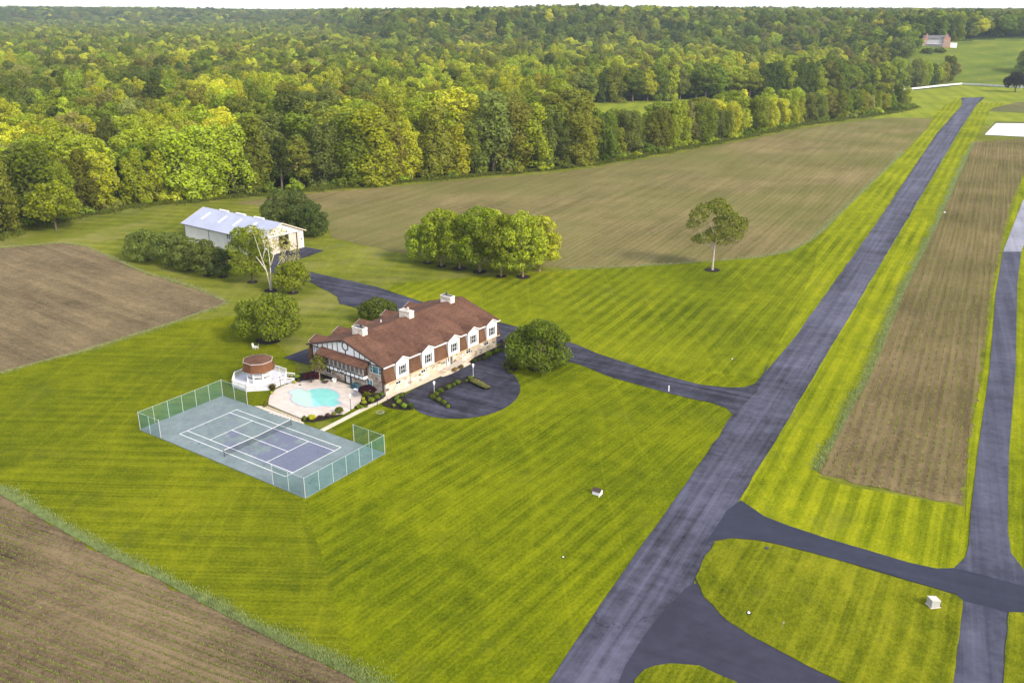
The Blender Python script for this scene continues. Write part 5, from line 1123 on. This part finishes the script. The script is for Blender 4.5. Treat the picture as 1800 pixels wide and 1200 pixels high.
def shrub(p, diam, col, label, kind='ball', group=None, hs=1.0, f=z2, pxs=7.5):
    px, py = f(*p); i = shrub_no[0]; shrub_no[0] += 1
    g0 = G(px, py, .2); dist = math.hypot(math.hypot(g0[0], g0[1]), CAMH); r = diam / pxs * dist / FPX / 2
    h_ = {'ball': 1.45, 'cone': 2.4, 'umbrella': 1.4, 'loose': 1.2, 'grass': 1.6}[kind] * r * hs
    g = G(px, py, .2 + h_ * .45)
    e = empty('shrub', (g[0], g[1], .17), i * 1.3, label, 'shrub', group); e.scale = (r, r, r * hs)
    c_ = bpy.data.objects.new('foliage', SH[kind][i % 3]); COL.objects.link(c_); c_.parent = e; c_.color = (*vary(col, np.random.default_rng(i), .06), 1)
    s_ = bpy.data.objects.new('stem', stem_me); COL.objects.link(s_); s_.parent = e; s_.scale = (1, 1, .85)
GI = 'clipped shrubs of the drive island'
for p, d, lab in [((752, 1030), 88, 'clipped ball shrub at the outer corner of the drive island bed'), ((805, 990), 75, 'clipped ball shrub just behind the near drive lantern'), ((860, 950), 84, 'large clipped shrub next past the near drive lantern'), ((965, 905), 90, 'largest clipped ball in the middle of the island hedge'), ((1030, 870), 70, 'clipped ball right of the largest in the island hedge'), ((1090, 838), 80, 'clipped ball nearest the stone gap in the island hedge'), ((1200, 818), 48, 'smallest clipped shrub between stone gap and far drive lantern'), ((1255, 782), 75, 'clipped shrub at the foot of the far drive lantern'), ((835, 1070), 80, 'clipped ball first along the island bed toward the lawn'), ((905, 1103), 80, 'clipped ball second along the island bed toward the lawn'), ((960, 1156), 64, 'bright clipped ball at the lawn end of the island bed')]:
    shrub(p, d, LIM if d == 64 else GRN, lab, group=GI)
GF = 'shrubs in the bed at the front corner of the house'
for p, d, c, k, lab in [((240, 1142), 60, LIM, 'ball', 'small bright ball shrub at the left tip of the corner bed'), ((312, 1096), 84, LIM, 'ball', 'bright ball shrub in the middle of the corner bed'), ((375, 1150), 90, LIM, 'ball', 'largest ball shrub at the lawn side of the corner bed'), ((285, 1040), 95, GRN, 'loose', 'loose leafy shrub at the back of the corner bed'), ((352, 1003), 78, GRN, 'loose', 'loose shrub where the corner bed meets the drive'), ((470, 1152), 88, GRN, 'grass', 'spiky tuft at the drive tip of the corner bed')]:
    shrub(p, d, c, lab, k, GF)
GW = 'shrubs along the front wall bed'
for p, d, c, k, lab in [((1300, 555), 90, DRK, 'loose', 'dark low shrub at the left end of the front wall bed'), ((1360, 535), 70, DRK, 'loose', 'dark shrub second from the left in the front wall bed'), ((1445, 510), 80, GRN, 'loose', 'green shrub under the fourth dormer in the wall bed'), ((1490, 470), 105, LIM, 'ball', 'biggest bright shrub in the front wall bed'), ((1560, 440), 70, GRN, 'loose', 'green shrub right of the biggest in the wall bed'), ((1600, 425), 84, LIM, 'ball', 'bright ball shrub under the fifth dormer'), ((1665, 405), 64, GRN, 'loose', 'low green shrub at the house corner end of the bed'), ((1715, 350), 80, GRN, 'loose', 'green shrub beside the side steps of the house'), ((1762, 375), 90, YEL, 'ball', 'yellow green ball shrub near the half hidden lantern'), ((1745, 295), 96, LIM, 'loose', 'bright leafy shrub at the right end of the house'), ((1660, 290), 64, MAR, 'loose', 'small maroon shrub behind the side steps'), ((1790, 255), 80, GRN, 'loose', 'leafy shrub tucked against the wide low tree')]:
    shrub(p, d, c, lab, k, GW)
shrub((1050, 672), 76, ORG, 'orange tinted shrub beside the front steps', 'ball'); shrub((1130, 640), 80, (.12, .10, .03), 'bronze shrub on the right of the front railing', 'ball')
GT = 'low shrubs in the round bed beside the wide tree'
for p, lab in [((1740, 640), 'low shrub nearest the drive in the round bed'), ((1800, 610), 'low shrub in the middle of the round bed'), ((1850, 640), 'low shrub under the wide tree in the round bed'), ((1770, 690), 'low shrub at the lawn side of the round bed')]: shrub(p, 110, (.10, .13, .012), lab, 'loose', GT, .6)
GP = 'shrubs round the pool deck'
for p, d, c, k, hs, lab in [((200, 445), 78, (.21, .20, .010), 'cone', .85, 'yellow green cone shrub at the left corner of the pool deck'), ((290, 225), 105, (.16, .12, .035), 'grass', .85, 'tall tan grassy plant before the gazebo deck'), ((282, 300), 44, YEL, 'ball', 1, 'small yellow shrub under the tan grassy plant'),
        ((710, 630), 80, GRN, 'cone', .65, 'dark green rounded cone at the left end of the pool bed'), ((810, 628), 120, YEL, 'ball', .75, 'wide bright yellow shrub in the near pool bed'), ((915, 612), 76, (.10, .05, .045), 'loose', 1.1, 'maroon shrub next to the wide yellow one in the pool bed'), ((1020, 598), 100, (.095, .05, .04), 'loose', .9, 'larger maroon shrub in the middle of the pool bed'), ((1100, 580), 68, (.22, .20, .010), 'ball', .9, 'small yellow shrub between maroon shrub and green ball'), ((1170, 540), 118, (.10, .125, .010), 'ball', 1.05, 'large clipped green ball at the pool lantern'),
        ((1440, 478), 100, LIM, 'loose', .8, 'low bright shrub at the lawn end of the side bed'), ((1500, 430), 78, YEL, 'ball', .9, 'yellow shrub in the side bed before the red maple'), ((1490, 375), 56, YEL, 'loose', .9, 'small yellow shrub at the deck edge under the red maple'), ((1530, 480), 64, LIM, 'loose', .7, 'low bright shrub along the white path'), ((1597, 398), 98, LIM, 'ball', .95, 'clipped ball shrub in front of the red maple'), ((1672, 356), 84, LIM, 'ball', .9, 'second clipped ball shrub between red maple and house corner'), ((1732, 322), 78, GRN, 'ball', .9, 'clipped ball shrub right at the house corner'),
        ((620, 88), 90, LIM, 'ball', .7, 'bright green shrub between gazebo stairs and dark maple'), ((575, 160), 62, YEL, 'ball', .8, 'yellow shrub at the foot of the gazebo stairs'), ((640, 140), 64, (.30, .22, .13), 'loose', .9, 'pale pink flowering shrub near the gazebo stairs'), ((525, 100), 80, (.17, .13, .02), 'loose', .8, 'reddish green shrub behind the gazebo stair rail'), ((945, 130), 60, GRN, 'loose', .6, 'low green plant under the slender tree')]:
    shrub(p, d, c, lab, k, GP, hs, f=zp)
def maple(px, py, r, label, z0=.2, hs=1.0):
    g = G(px, py, .2 + 1.1 * r * .7); e = empty('red_maple', (g[0], g[1], .17), 0.4, label, 'tree'); e.scale = (r, r, r * hs)
    c_ = bpy.data.objects.new('crown', SH['umbrella'][0]); COL.objects.link(c_); c_.parent = e; c_.color = (.045, .012, .022, 1)
    t_ = bpy.data.objects.new('trunk', stem_me); COL.objects.link(t_); t_.parent = e
maple(*zp(1548, 275), 1.55, 'dark red umbrella shaped maple at the near house corner'); maple(*zp(800, 85), 1.5, 'dark maroon spreading maple by the far end of the gable', hs=.9)
# clipped wedge of ornamental grass on the drive
A_, B_ = G(*z2(1285, 830), .2)[:2], G(*z2(1490, 935), .2)[:2]; d_ = (B_ - A_) / np.linalg.norm(B_ - A_); Lw = np.linalg.norm(B_ - A_); n = 2600; rg = np.random.default_rng(5)
t = rg.random(n) * Lw; wv = (rg.random(n) - .5) * (1.5 - .5 * t / Lw); hh = .62 - .1 * t / Lw
P = np.stack([A_[0] + d_[0] * t - d_[1] * wv, A_[1] + d_[1] * t + d_[0] * wv, .15 + hh * np.sqrt(1 - (np.abs(wv) / .8) ** 2 * .6) * rg.uniform(.85, 1.05, n)], 1)
me = quad_mesh('clipped_hedge', leaves(P, np.tile([0, 0, 1.0], (n, 1)), .16, rg), [M['leaf']]); me.transform(Matrix.Translation((-A_[0], -A_[1], 0)))
o = link('clipped_hedge', me); o.location = (A_[0], A_[1], 0); o.color = (.20, .20, .06, 1); tag(o, 'low pale green hedge strip pointing across the circular drive', 'hedge')

# ---------------------------------------------------------------- the forest
KIN = [('dome', 12, 22), ('oval', 9.5, 24), ('draped', 10, 21), ('draped', 12, 23), ('vase', 12, 24), ('dome', 14, 24), ('oval', 11, 26), ('vase', 14, 22), ('draped', 9, 24)]
PRO = [crown_mesh(k, w, h, 200 + i, .46, 6.0, z0=(4 if k != 'draped' else .5)) for i, (k, w, h) in enumerate(KIN)]
TRK = [trunk_mesh(h, .38, 300 + i, 5) for i, (k, w, h) in enumerate(KIN)]
BUSH = [quad_mesh('foliage', cloud([(*(lambda d: (d[0] * 1.6, d[1] * 1.6, abs(d[2]) * 1.5 + .7))(np.random.default_rng(400 + i * 31 + j).normal(0, .7, 3)), 1.0, 1.0, .9) for j in range(14)], 6, .5, np.random.default_rng(400 + i)), [M['leaf']]) for i in range(2)]
def vnoise(x, y, s, seed):
    rg = np.random.default_rng(seed); T = rg.random((64, 64)); x = np.asarray(x) / s; y = np.asarray(y) / s
    i = np.floor(x).astype(int); j = np.floor(y).astype(int); fx = x - i; fy = y - j; fx = fx * fx * (3 - 2 * fx); fy = fy * fy * (3 - 2 * fy)
    g = lambda a, b_: T[a % 64, b_ % 64]
    return (g(i, j) * (1 - fx) + g(i + 1, j) * fx) * (1 - fy) + (g(i, j + 1) * (1 - fx) + g(i + 1, j + 1) * fx) * fy
CN = list(C_.keys())
def pick_colour(x, y, rg, front=False):
    v = float(vnoise(x, y, 38, 3)); r = rg.random()
    if v > .58: w = [.45, .28, .1, .1, .0, .04, .0, .03]
    elif v > .40: w = [.18, .24, .24, .16, .05, .07, .03, .03]
    else: w = [.04, .12, .25, .18, .14, .16, .06, .05]
    return CN[int(rg.choice(8, p=np.array(w) / sum(w)))]
EW = np.array([G(*q)[:2] for q in EDGE]); seg = np.linalg.norm(np.diff(EW, axis=0), axis=1); cum = np.concatenate([[0], np.cumsum(seg)])
def along(s):
    i = min(len(seg) - 1, max(0, int(np.searchsorted(cum, s) - 1))); t = (s - cum[i]) / seg[i]; d = (EW[i + 1] - EW[i]) / seg[i]
    return EW[i] + (EW[i + 1] - EW[i]) * t, np.array([-d[1], d[0]])
def px_of(x, y, z=0):
    d = y * CP - (z - CAMH) * SP; v = y * SP + (z - CAMH) * CP; return 900 + FPX * x / d, 600 - FPX * v / d
def h_at(px): return float(np.interp(px, [0, 200, 480, 700, 850, 980, 1060, 1150, 1250, 1400, 1500, 1600], [22, 23, 25, 26, 29, 26, 21, 20, 19.5, 18, 16.5, 14]))
ORD = ['first', 'second', 'third', 'fourth', 'fifth', 'sixth', 'seventh', 'eighth', 'ninth', 'tenth', 'eleventh', 'twelfth', 'thirteenth', 'fourteenth', 'fifteenth', 'sixteenth', 'seventeenth', 'eighteenth', 'nineteenth', 'twentieth']
recs = []        # (row, px, x, y, proto, scale, colour)
rg = np.random.default_rng(77)
for row, (off, step) in enumerate(((4.5, 8.4), (13.5, 9.8), (23, 10.2), (32.5, 10.4))):
    s = cum[1] * .55 if row < 2 else cum[1] * .8
    while s < cum[-1] - 2:
        q, nv = along(s); q = q + nv * (off + rg.normal(0, 1.1)); px, py = px_of(*q)
        lim = 1610 if row < 2 else (1030 if row == 2 else 620)
        if -60 < px < lim:
            h = h_at(px) * rg.uniform(.76, 1.18) * (1.0 if row else .86)
            kp = int(rg.choice([2, 3, 8, 2, 3, 8, 3, 1]) if row == 0 else rg.choice(len(KIN)))
            recs.append((row, px, q[0], q[1], kp, h / KIN[kp][2], pick_colour(q[0], q[1], rg)))
        s += step * rg.uniform(.8, 1.2)
S2 = np.array([G(*q)[:2] for q in [(985, 189), (1060, 182), (1180, 178.5), (1300, 175), (1400, 172.5), (1480, 169), (1540, 162.5), (1600, 155), (1650, 149.5), (1682, 144)]])
for i in range(len(S2) - 1):
    L = np.linalg.norm(S2[i + 1] - S2[i]); n = max(1, int(L / 9.0)); d = (S2[i + 1] - S2[i]) / L; nv = np.array([-d[1], d[0]])
    for k in range(n):
        q = S2[i] + (S2[i + 1] - S2[i]) * (k + rg.random() * .6) / n + nv * (4 + rg.normal(0, 1)); px, _ = px_of(*q)
        h = float(np.interp(px, [985, 1150, 1300, 1420, 1480, 1560, 1690], [20, 22, 25, 27, 23, 21, 18])) * rg.uniform(.85, 1.15)
        kp = int(rg.choice([2, 3, 8, 6, 1, 0])); recs.append((4, px, q[0], q[1], kp, h / KIN[kp][2], CN[int(rg.choice(8, p=[.08, .24, .26, .12, .14, .12, .02, .02]))]))
ROWN = ['forest front row', 'forest second row', 'forest third row', 'forest fourth row', 'far wood front row']
def stretch(row, px):
    if row == 4: return 'behind the hedgerow' if px < 1300 else ('behind the field top' if px < 1480 else 'by the white fence')
    if px < 60: return 'at the left edge'
    if px < 330: return 'left of the barn'
    if px < 560: return 'behind the barn'
    if px < 720: return 'right of the evergreens'
    if px < 990: return 'behind the six trees'
    if px < 1150: return 'where forest narrows'
    return 'along the centre field' if px < 1400 else 'near the airstrip end'
cnt = {}; SRC = []
recs.sort(key=lambda r: (r[0], r[1]))
for row, px, x, y, kp, sc, cname in recs:
    key = (row, stretch(row, px), cname); cnt[key] = cnt.get(key, 0) + 1; i_ = cnt[key]
    o_ = ORD[i_ - 1] if i_ <= len(ORD) else 'another'
    shape = {'dome': 'round', 'oval': 'tall', 'draped': 'leafy', 'vase': 'spreading'}[KIN[kp][0]]
    lab = f'{o_} {cname} tree from left in the {ROWN[row]} {stretch(row, px)}'
    wx = sc * rg.uniform(1.25, 1.6)
    e, c = tree('forest_tree', (x, y, -.1), PRO[kp], TRK[kp], vary(C_[cname], rg, .12), lab, ROWN[row] + ' trees', (wx, wx, sc), rg.uniform(0, 6.28))
    
# bushes along the foot of the forest
k_ = 0; s = cum[1] * .6
while s < cum[-1] - 3:
    q, nv = along(s); q = q + nv * (.8 + rg.normal(0, .6)); px, _ = px_of(*q)
    if -40 < px < 1610:
        e = empty('bush', (q[0], q[1], -.05), rg.uniform(0, 6.28), None, 'bush', 'bushes at the foot of the forest'); sc = rg.uniform(.55, 1.25); e.scale = (sc * 1.2, sc * 1.2, sc)
        cn_ = ['bright green', 'mid green', 'olive green', 'yellow green'][int(rg.integers(4))]
        key = ('b', stretch(0, px), cn_); cnt[key] = cnt.get(key, 0) + 1; e['label'] = f'{ORD[min(19, cnt[key] - 1)]} {cn_} bush from left at the forest foot {stretch(0, px)}'
        f_ = bpy.data.objects.new('foliage', BUSH[k_ % 2]); COL.objects.link(f_); f_.parent = e; f_.color = (*vary(C_[cn_], rg, .12), 1); k_ += 1
        st_ = bpy.data.objects.new('stem', stem_me); COL.objects.link(st_); st_.parent = e
    s += rg.uniform(8, 15)
print('forest individuals', len(recs), 'bushes', k_)

# the rest of the forest: one mass to the horizon
def inpoly(x, y, P):
    P = np.asarray(P); r = np.zeros(len(x), bool); n = len(P)
    for i in range(n):
        (x1, y1), (x2, y2) = P[i], P[(i + 1) % n]
        c_ = ((y1 > y) != (y2 > y)); xi = (x2 - x1) * (y - y1) / (y2 - y1 + 1e-12) + x1; r ^= c_ & (x < xi)
    return r
off4 = [np.array(along(s)[0]) + along(s)[1] * (28 if True else 0) for s in np.linspace(cum[1] * .3, cum[-1], 120)]
pxs = np.array([px_of(*q)[0] for q in off4]); off4 = np.array(off4)
offd = np.array([42 if p < 600 else (33 if p < 1000 else 28) for p in pxs]); 
F1 = [tuple(np.array(along(s)[0]) + along(s)[1] * d) for s, d in zip(np.linspace(cum[1] * .3, cum[-1], 120), offd)]
F1 = [q for q, p in zip(F1, pxs) if p < 1010]
S2o = [tuple(q + np.array([-3, 12])) for q in S2]
region1 = F1 + S2o + [(S2[-1][0] - 20, 930), (-2000, 930), (-2000, 150)]
PX, PY, PS, PI = [], [], [], []
rg = np.random.default_rng(99)
for y0, y1, sp, sc in ((200, 930, 11.6, 1.18), (930, 1500, 13, 1.3), (1500, 2600, 17, 1.6), (2600, 6000, 28, 2.4)):
    n1 = int((y1 - y0) / sp); 
    for r_ in range(n1):
        y_ = y0 + r_ * sp; xm = .68 * y_ + 60; xs_ = np.arange(-xm, xm, sp)
        yy = y_ + rg.uniform(-.45, .45, len(xs_)) * sp; xx = xs_ + rg.uniform(-.45, .45, len(xs_)) * sp + (sp / 2 if r_ % 2 else 0)
        if y0 == 200: ok = inpoly(xx, yy, region1)
        else: ok = np.ones(len(xx), bool)
        a_ = xx / np.maximum(yy, 1)
        ok &= ~((yy > 785) & (yy < 1015 + 25 * ss(.45, .55, a_)) & (a_ > np.interp(yy, [780, 830, 850, 880, 930, 980, 1012], [.40, .405, .405, .40, .405, .43, .44]) - .004) & (a_ < .8))
        ok &= ~((yy > 885) & (yy < 903) & (xx > far_xy(1492, 900)[0]) & (xx < far_xy(1545, 900)[0])) & ~((yy > 870) & (yy < 890) & (xx > far_xy(1500, 880)[0]) & (xx < far_xy(1540, 880)[0]))
        ok &= ~((yy > 790) & (yy < 885) & (a_ > .355) & (a_ < .405))
        PX.append(xx[ok]); PY.append(yy[ok]); PS.append(np.full(ok.sum(), sc))
PX, PY, PS = map(np.concatenate, (PX, PY, PS)); PZ = terrain(PX, PY)
# the shapes come from crowns that stand in the front rows; every point carries its own leaf colour
byp = {}
for o in bpy.data.objects:
    if o.name.startswith('crown') and o.parent and o.parent.name.startswith('forest_tree'): byp.setdefault(PRO.index(o.data), o)
srcs = [byp[k] for k in sorted(byp) if KIN[k][0] != 'draped' or k == 3]
tone = vnoise(PX, PY, 45, 3) * .55 + vnoise(PX, PY, 160, 8) * .45; farm = ss(900, 1800, PY); rr = rg.random(len(PX))
IDX = rg.integers(0, len(srcs), len(PX)).astype(np.int32)
TINT = np.ones((len(PX), 4), np.float32)
CA = np.array(list(C_.values()))
for i in range(len(PX)):
    tv = tone[i]; f_ = farm[i]
    if tv > .55: w_ = [.36 - .26 * f_, .26, .14 + .2 * f_, .12, .0, .06, .02, .04 + .04 * f_]
    elif tv > .42: w_ = [.12 - .10 * f_, .20, .23, .2, .06, .1, .04, .05]
    else: w_ = [.03, .08, .24, .18, .18, .18, .05, .06]
    if PZ[i] > 4: w_ = [.03, .12, .30, .12, .22, .14, .04, .03]
    k = min(7, int(np.searchsorted(np.cumsum(w_) / sum(w_), rr[i]))); TINT[i, :3] = vary(CA[k], rg, .12)
print('sources', len(srcs), 'stuff trees', len(PX))
# scale by height of stand (ridge wood is taller, near the meadow gap lower)
HW = PS * rg.uniform(.85, 1.2, len(PX)); HH = (1 + .12 * farm) * rg.uniform(.70, 1.16, len(PX))
me = bpy.data.meshes.new('forest'); me.from_pydata(np.stack([PX, PY, PZ - .5], 1).tolist(), [], [])
for nm, tp, arr in (('idx', 'INT', IDX), ('rot', 'FLOAT', rg.uniform(0, 6.28, len(PX)).astype(np.float32)), ('sw', 'FLOAT', HW.astype(np.float32)), ('sh', 'FLOAT', HH.astype(np.float32))):
    at = me.attributes.new(nm, tp, 'POINT'); at.data.foreach_set('value', arr)
forest = link('forest', me); at = me.attributes.new('tint', 'FLOAT_COLOR', 'POINT'); at.data.foreach_set('color', (TINT * np.array([1.13, 1, .7, 1], np.float32)).reshape(-1)); forest.color = (0, 0, 0, 1)
tag(forest, 'dense mixed broadleaf forest spreading to the hazy horizon', 'forest', None, 'stuff')
ng = bpy.data.node_groups.new('forest_scatter', 'GeometryNodeTree')
ng.interface.new_socket('Geometry', in_out='INPUT', socket_type='NodeSocketGeometry'); ng.interface.new_socket('Geometry', in_out='OUTPUT', socket_type='NodeSocketGeometry')
N = ng.nodes; LK = ng.links; gi = N.new('NodeGroupInput'); go = N.new('NodeGroupOutput'); iop = N.new('GeometryNodeInstanceOnPoints'); jn = N.new('GeometryNodeGeometryToInstance')
LK.new(gi.outputs[0], iop.inputs['Points'])
for o in reversed(srcs):
    oi = N.new('GeometryNodeObjectInfo'); oi.transform_space = 'ORIGINAL'; oi.inputs['Object'].default_value = o; oi.inputs['As Instance'].default_value = True
    LK.new(oi.outputs['Geometry'], jn.inputs[0])
jn2 = N.new('GeometryNodeJoinGeometry')
for l in list(jn.inputs[0].links): LK.new(l.from_socket, jn2.inputs[0])
N.remove(jn)
LK.new(jn2.outputs[0], iop.inputs['Instance']); iop.inputs['Pick Instance'].default_value = True
def attr(nm, tp):
    a = N.new('GeometryNodeInputNamedAttribute'); a.data_type = tp; a.inputs['Name'].default_value = nm; return a.outputs[0]
LK.new(attr('idx', 'INT'), iop.inputs['Instance Index'])
cx = N.new('ShaderNodeCombineXYZ'); LK.new(attr('rot', 'FLOAT'), cx.inputs[2]); LK.new(cx.outputs[0], iop.inputs['Rotation'])
cs = N.new('ShaderNodeCombineXYZ'); aw = attr('sw', 'FLOAT'); LK.new(aw, cs.inputs[0]); LK.new(aw, cs.inputs[1]); LK.new(attr('sh', 'FLOAT'), cs.inputs[2]); LK.new(cs.outputs[0], iop.inputs['Scale'])
LK.new(iop.outputs[0], go.inputs[0])
md = forest.modifiers.new('scatter', 'NODES'); md.node_group = ng

# ---------------------------------------------------------------- crop rows and rough grass
def blades(name, P, h, w, col, label, cat, rg, spread=.35, per=3):
    n = len(P); P = np.repeat(P, per, 0); n = len(P); a = rg.uniform(0, 6.28, n); hh = h * rg.uniform(.6, 1.3, n); o = rg.uniform(.1, 1, n) * spread
    T = P + np.stack([np.cos(a) * hh * o, np.sin(a) * hh * o, hh], 1); s_ = np.stack([-np.sin(a), np.cos(a), np.zeros(n)], 1) * w
    me = quad_mesh(name, np.stack([P - s_, P + s_, T + s_ * .35, T - s_ * .35], 1), [M['leaf']]); o_ = link(name, me); o_.color = (*col, 1)
    return tag(o_, label, cat, None, 'stuff')
def rows(poly, ang, spacing, step, seed, keep=.7, patch=9.0):
    rg = np.random.default_rng(seed); P = np.array([G(*q)[:2] for q in poly]); c, s = math.cos(ang), math.sin(ang); Lq = np.stack([P[:, 0] * c + P[:, 1] * s, -P[:, 0] * s + P[:, 1] * c], 1)
    U = np.arange(Lq[:, 0].min(), Lq[:, 0].max(), step); Vv = np.arange(Lq[:, 1].min(), Lq[:, 1].max(), spacing)
    u, v = np.meshgrid(U, Vv); u = u.ravel() + rg.uniform(-.4, .4, u.size) * step; v = v.ravel() + rg.normal(0, .035, v.size)
    x, y = u * c - v * s, u * s + v * c; m = inpoly(x, y, P); x, y = x[m], y[m]
    k = rg.random(len(x)) < keep * (.25 + 1.1 * vnoise(x, y, patch, seed)); return np.stack([x[k], y[k], np.full(k.sum(), .06)], 1)
rg = np.random.default_rng(12)
nf = [(-60, 885), (0, 885), (100, 945), (187, 994), (283, 1036), (400, 1100), (500, 1150), (580, 1190), (600, 1240), (-60, 1240)]
blades('crop_seedlings', rows(nf, R(-25), .95, .15, 1, .8), .20, .034, (.18, .21, .03), 'rows of young green seedlings in the near brown field', 'crop seedlings', rg, .8, 3)
blades('crop_seedlings', rows(FIELD_RIGHT, R(62.5), 1.12, .5, 2, .75, 14), .36, .07, (.22, .22, .04), 'rows of young seedlings in the long field right of the airstrip', 'crop seedlings', rg, .8, 3)
def fringe(name, line, width, n, h, w, col, label, seed, soft=1.0):
    rg = np.random.default_rng(seed); P = np.array([G(*q)[:2] for q in line]); L = np.linalg.norm(np.diff(P, axis=0), axis=1); cu = np.concatenate([[0], np.cumsum(L)])
    s_ = rg.random(n) * cu[-1]; i = np.clip(np.searchsorted(cu, s_) - 1, 0, len(L) - 1); t = ((s_ - cu[i]) / L[i])[:, None]; d = (P[i + 1] - P[i]) / L[i][:, None]
    wl_ = width * (.55 + .9 * vnoise(s_, s_ * 0, 6, seed)); o = np.abs(rg.normal(0, .5, n)) * wl_ - .25
    q = P[i] + (P[i + 1] - P[i]) * t + np.stack([-d[:, 1], d[:, 0]], 1) * o[:, None]
    return blades(name, np.stack([q[:, 0], q[:, 1], np.full(n, .04)], 1), h, w, col, label, 'tall grass', rg, .7, 2)
FR = (.25, .31, .115)
fringe('rough_grass', [(-60, 830), (0, 866), (100, 924), (187, 974), (283, 1018), (400, 1081), (500, 1131), (600, 1178), (680, 1225)], 1.6, 20000, .22, .022, FR, 'pale blue green rough grass along the near field edge', 21)
fringe('rough_grass', [(1437, 829), (1470, 767), (1533, 651), (1587, 515), (1640, 409), (1712, 251)], 1.6, 22000, .28, .04, FR, 'pale rough grass strip between airstrip verge and right field', 22)
fringe('rough_grass', [(0, 655), (150, 615), (300, 568), (385, 538), (398, 531), (340, 506), (250, 478), (150, 433), (110, 427), (0, 436)][::-1], 1.3, 16000, .15, .05, (.27, .29, .11), 'thin pale grass round the left brown field', 23)
fringe('rough_grass', [(1590, 267), (1480, 373), (1430, 421), (1390, 442), (1340, 453), (1193, 464), (1083, 471), (992, 473)][::-1], 1.4, 12000, .16, .06, (.27, .30, .12), 'pale grass along the lower edge of the centre field', 24)
fringe('rough_grass', [tuple(q) for q in EDGE[1:]][::-1], 4.0, 26000, .9, .10, (.15, .185, .02), 'bright weedy grass along the foot of the forest', 25)

# ---------------------------------------------------------------- the air
bm = MB().box(-6000, 6000, -400, 6600, -1.5, 130)
b = NB('haze_air'); pv = b.n('ShaderNodeVolumePrincipled'); pv.inputs['Color'].default_value = (.68, .82, 1, 1); pv.inputs['Density'].default_value = 0.000075; pv.inputs['Anisotropy'].default_value = 0.2
b.L(pv.outputs[0], b.out.inputs['Volume'])
tag(bm.build('haze', b.mat), kind='stuff', label='thin pale haze in the air over the far woods', cat='haze')
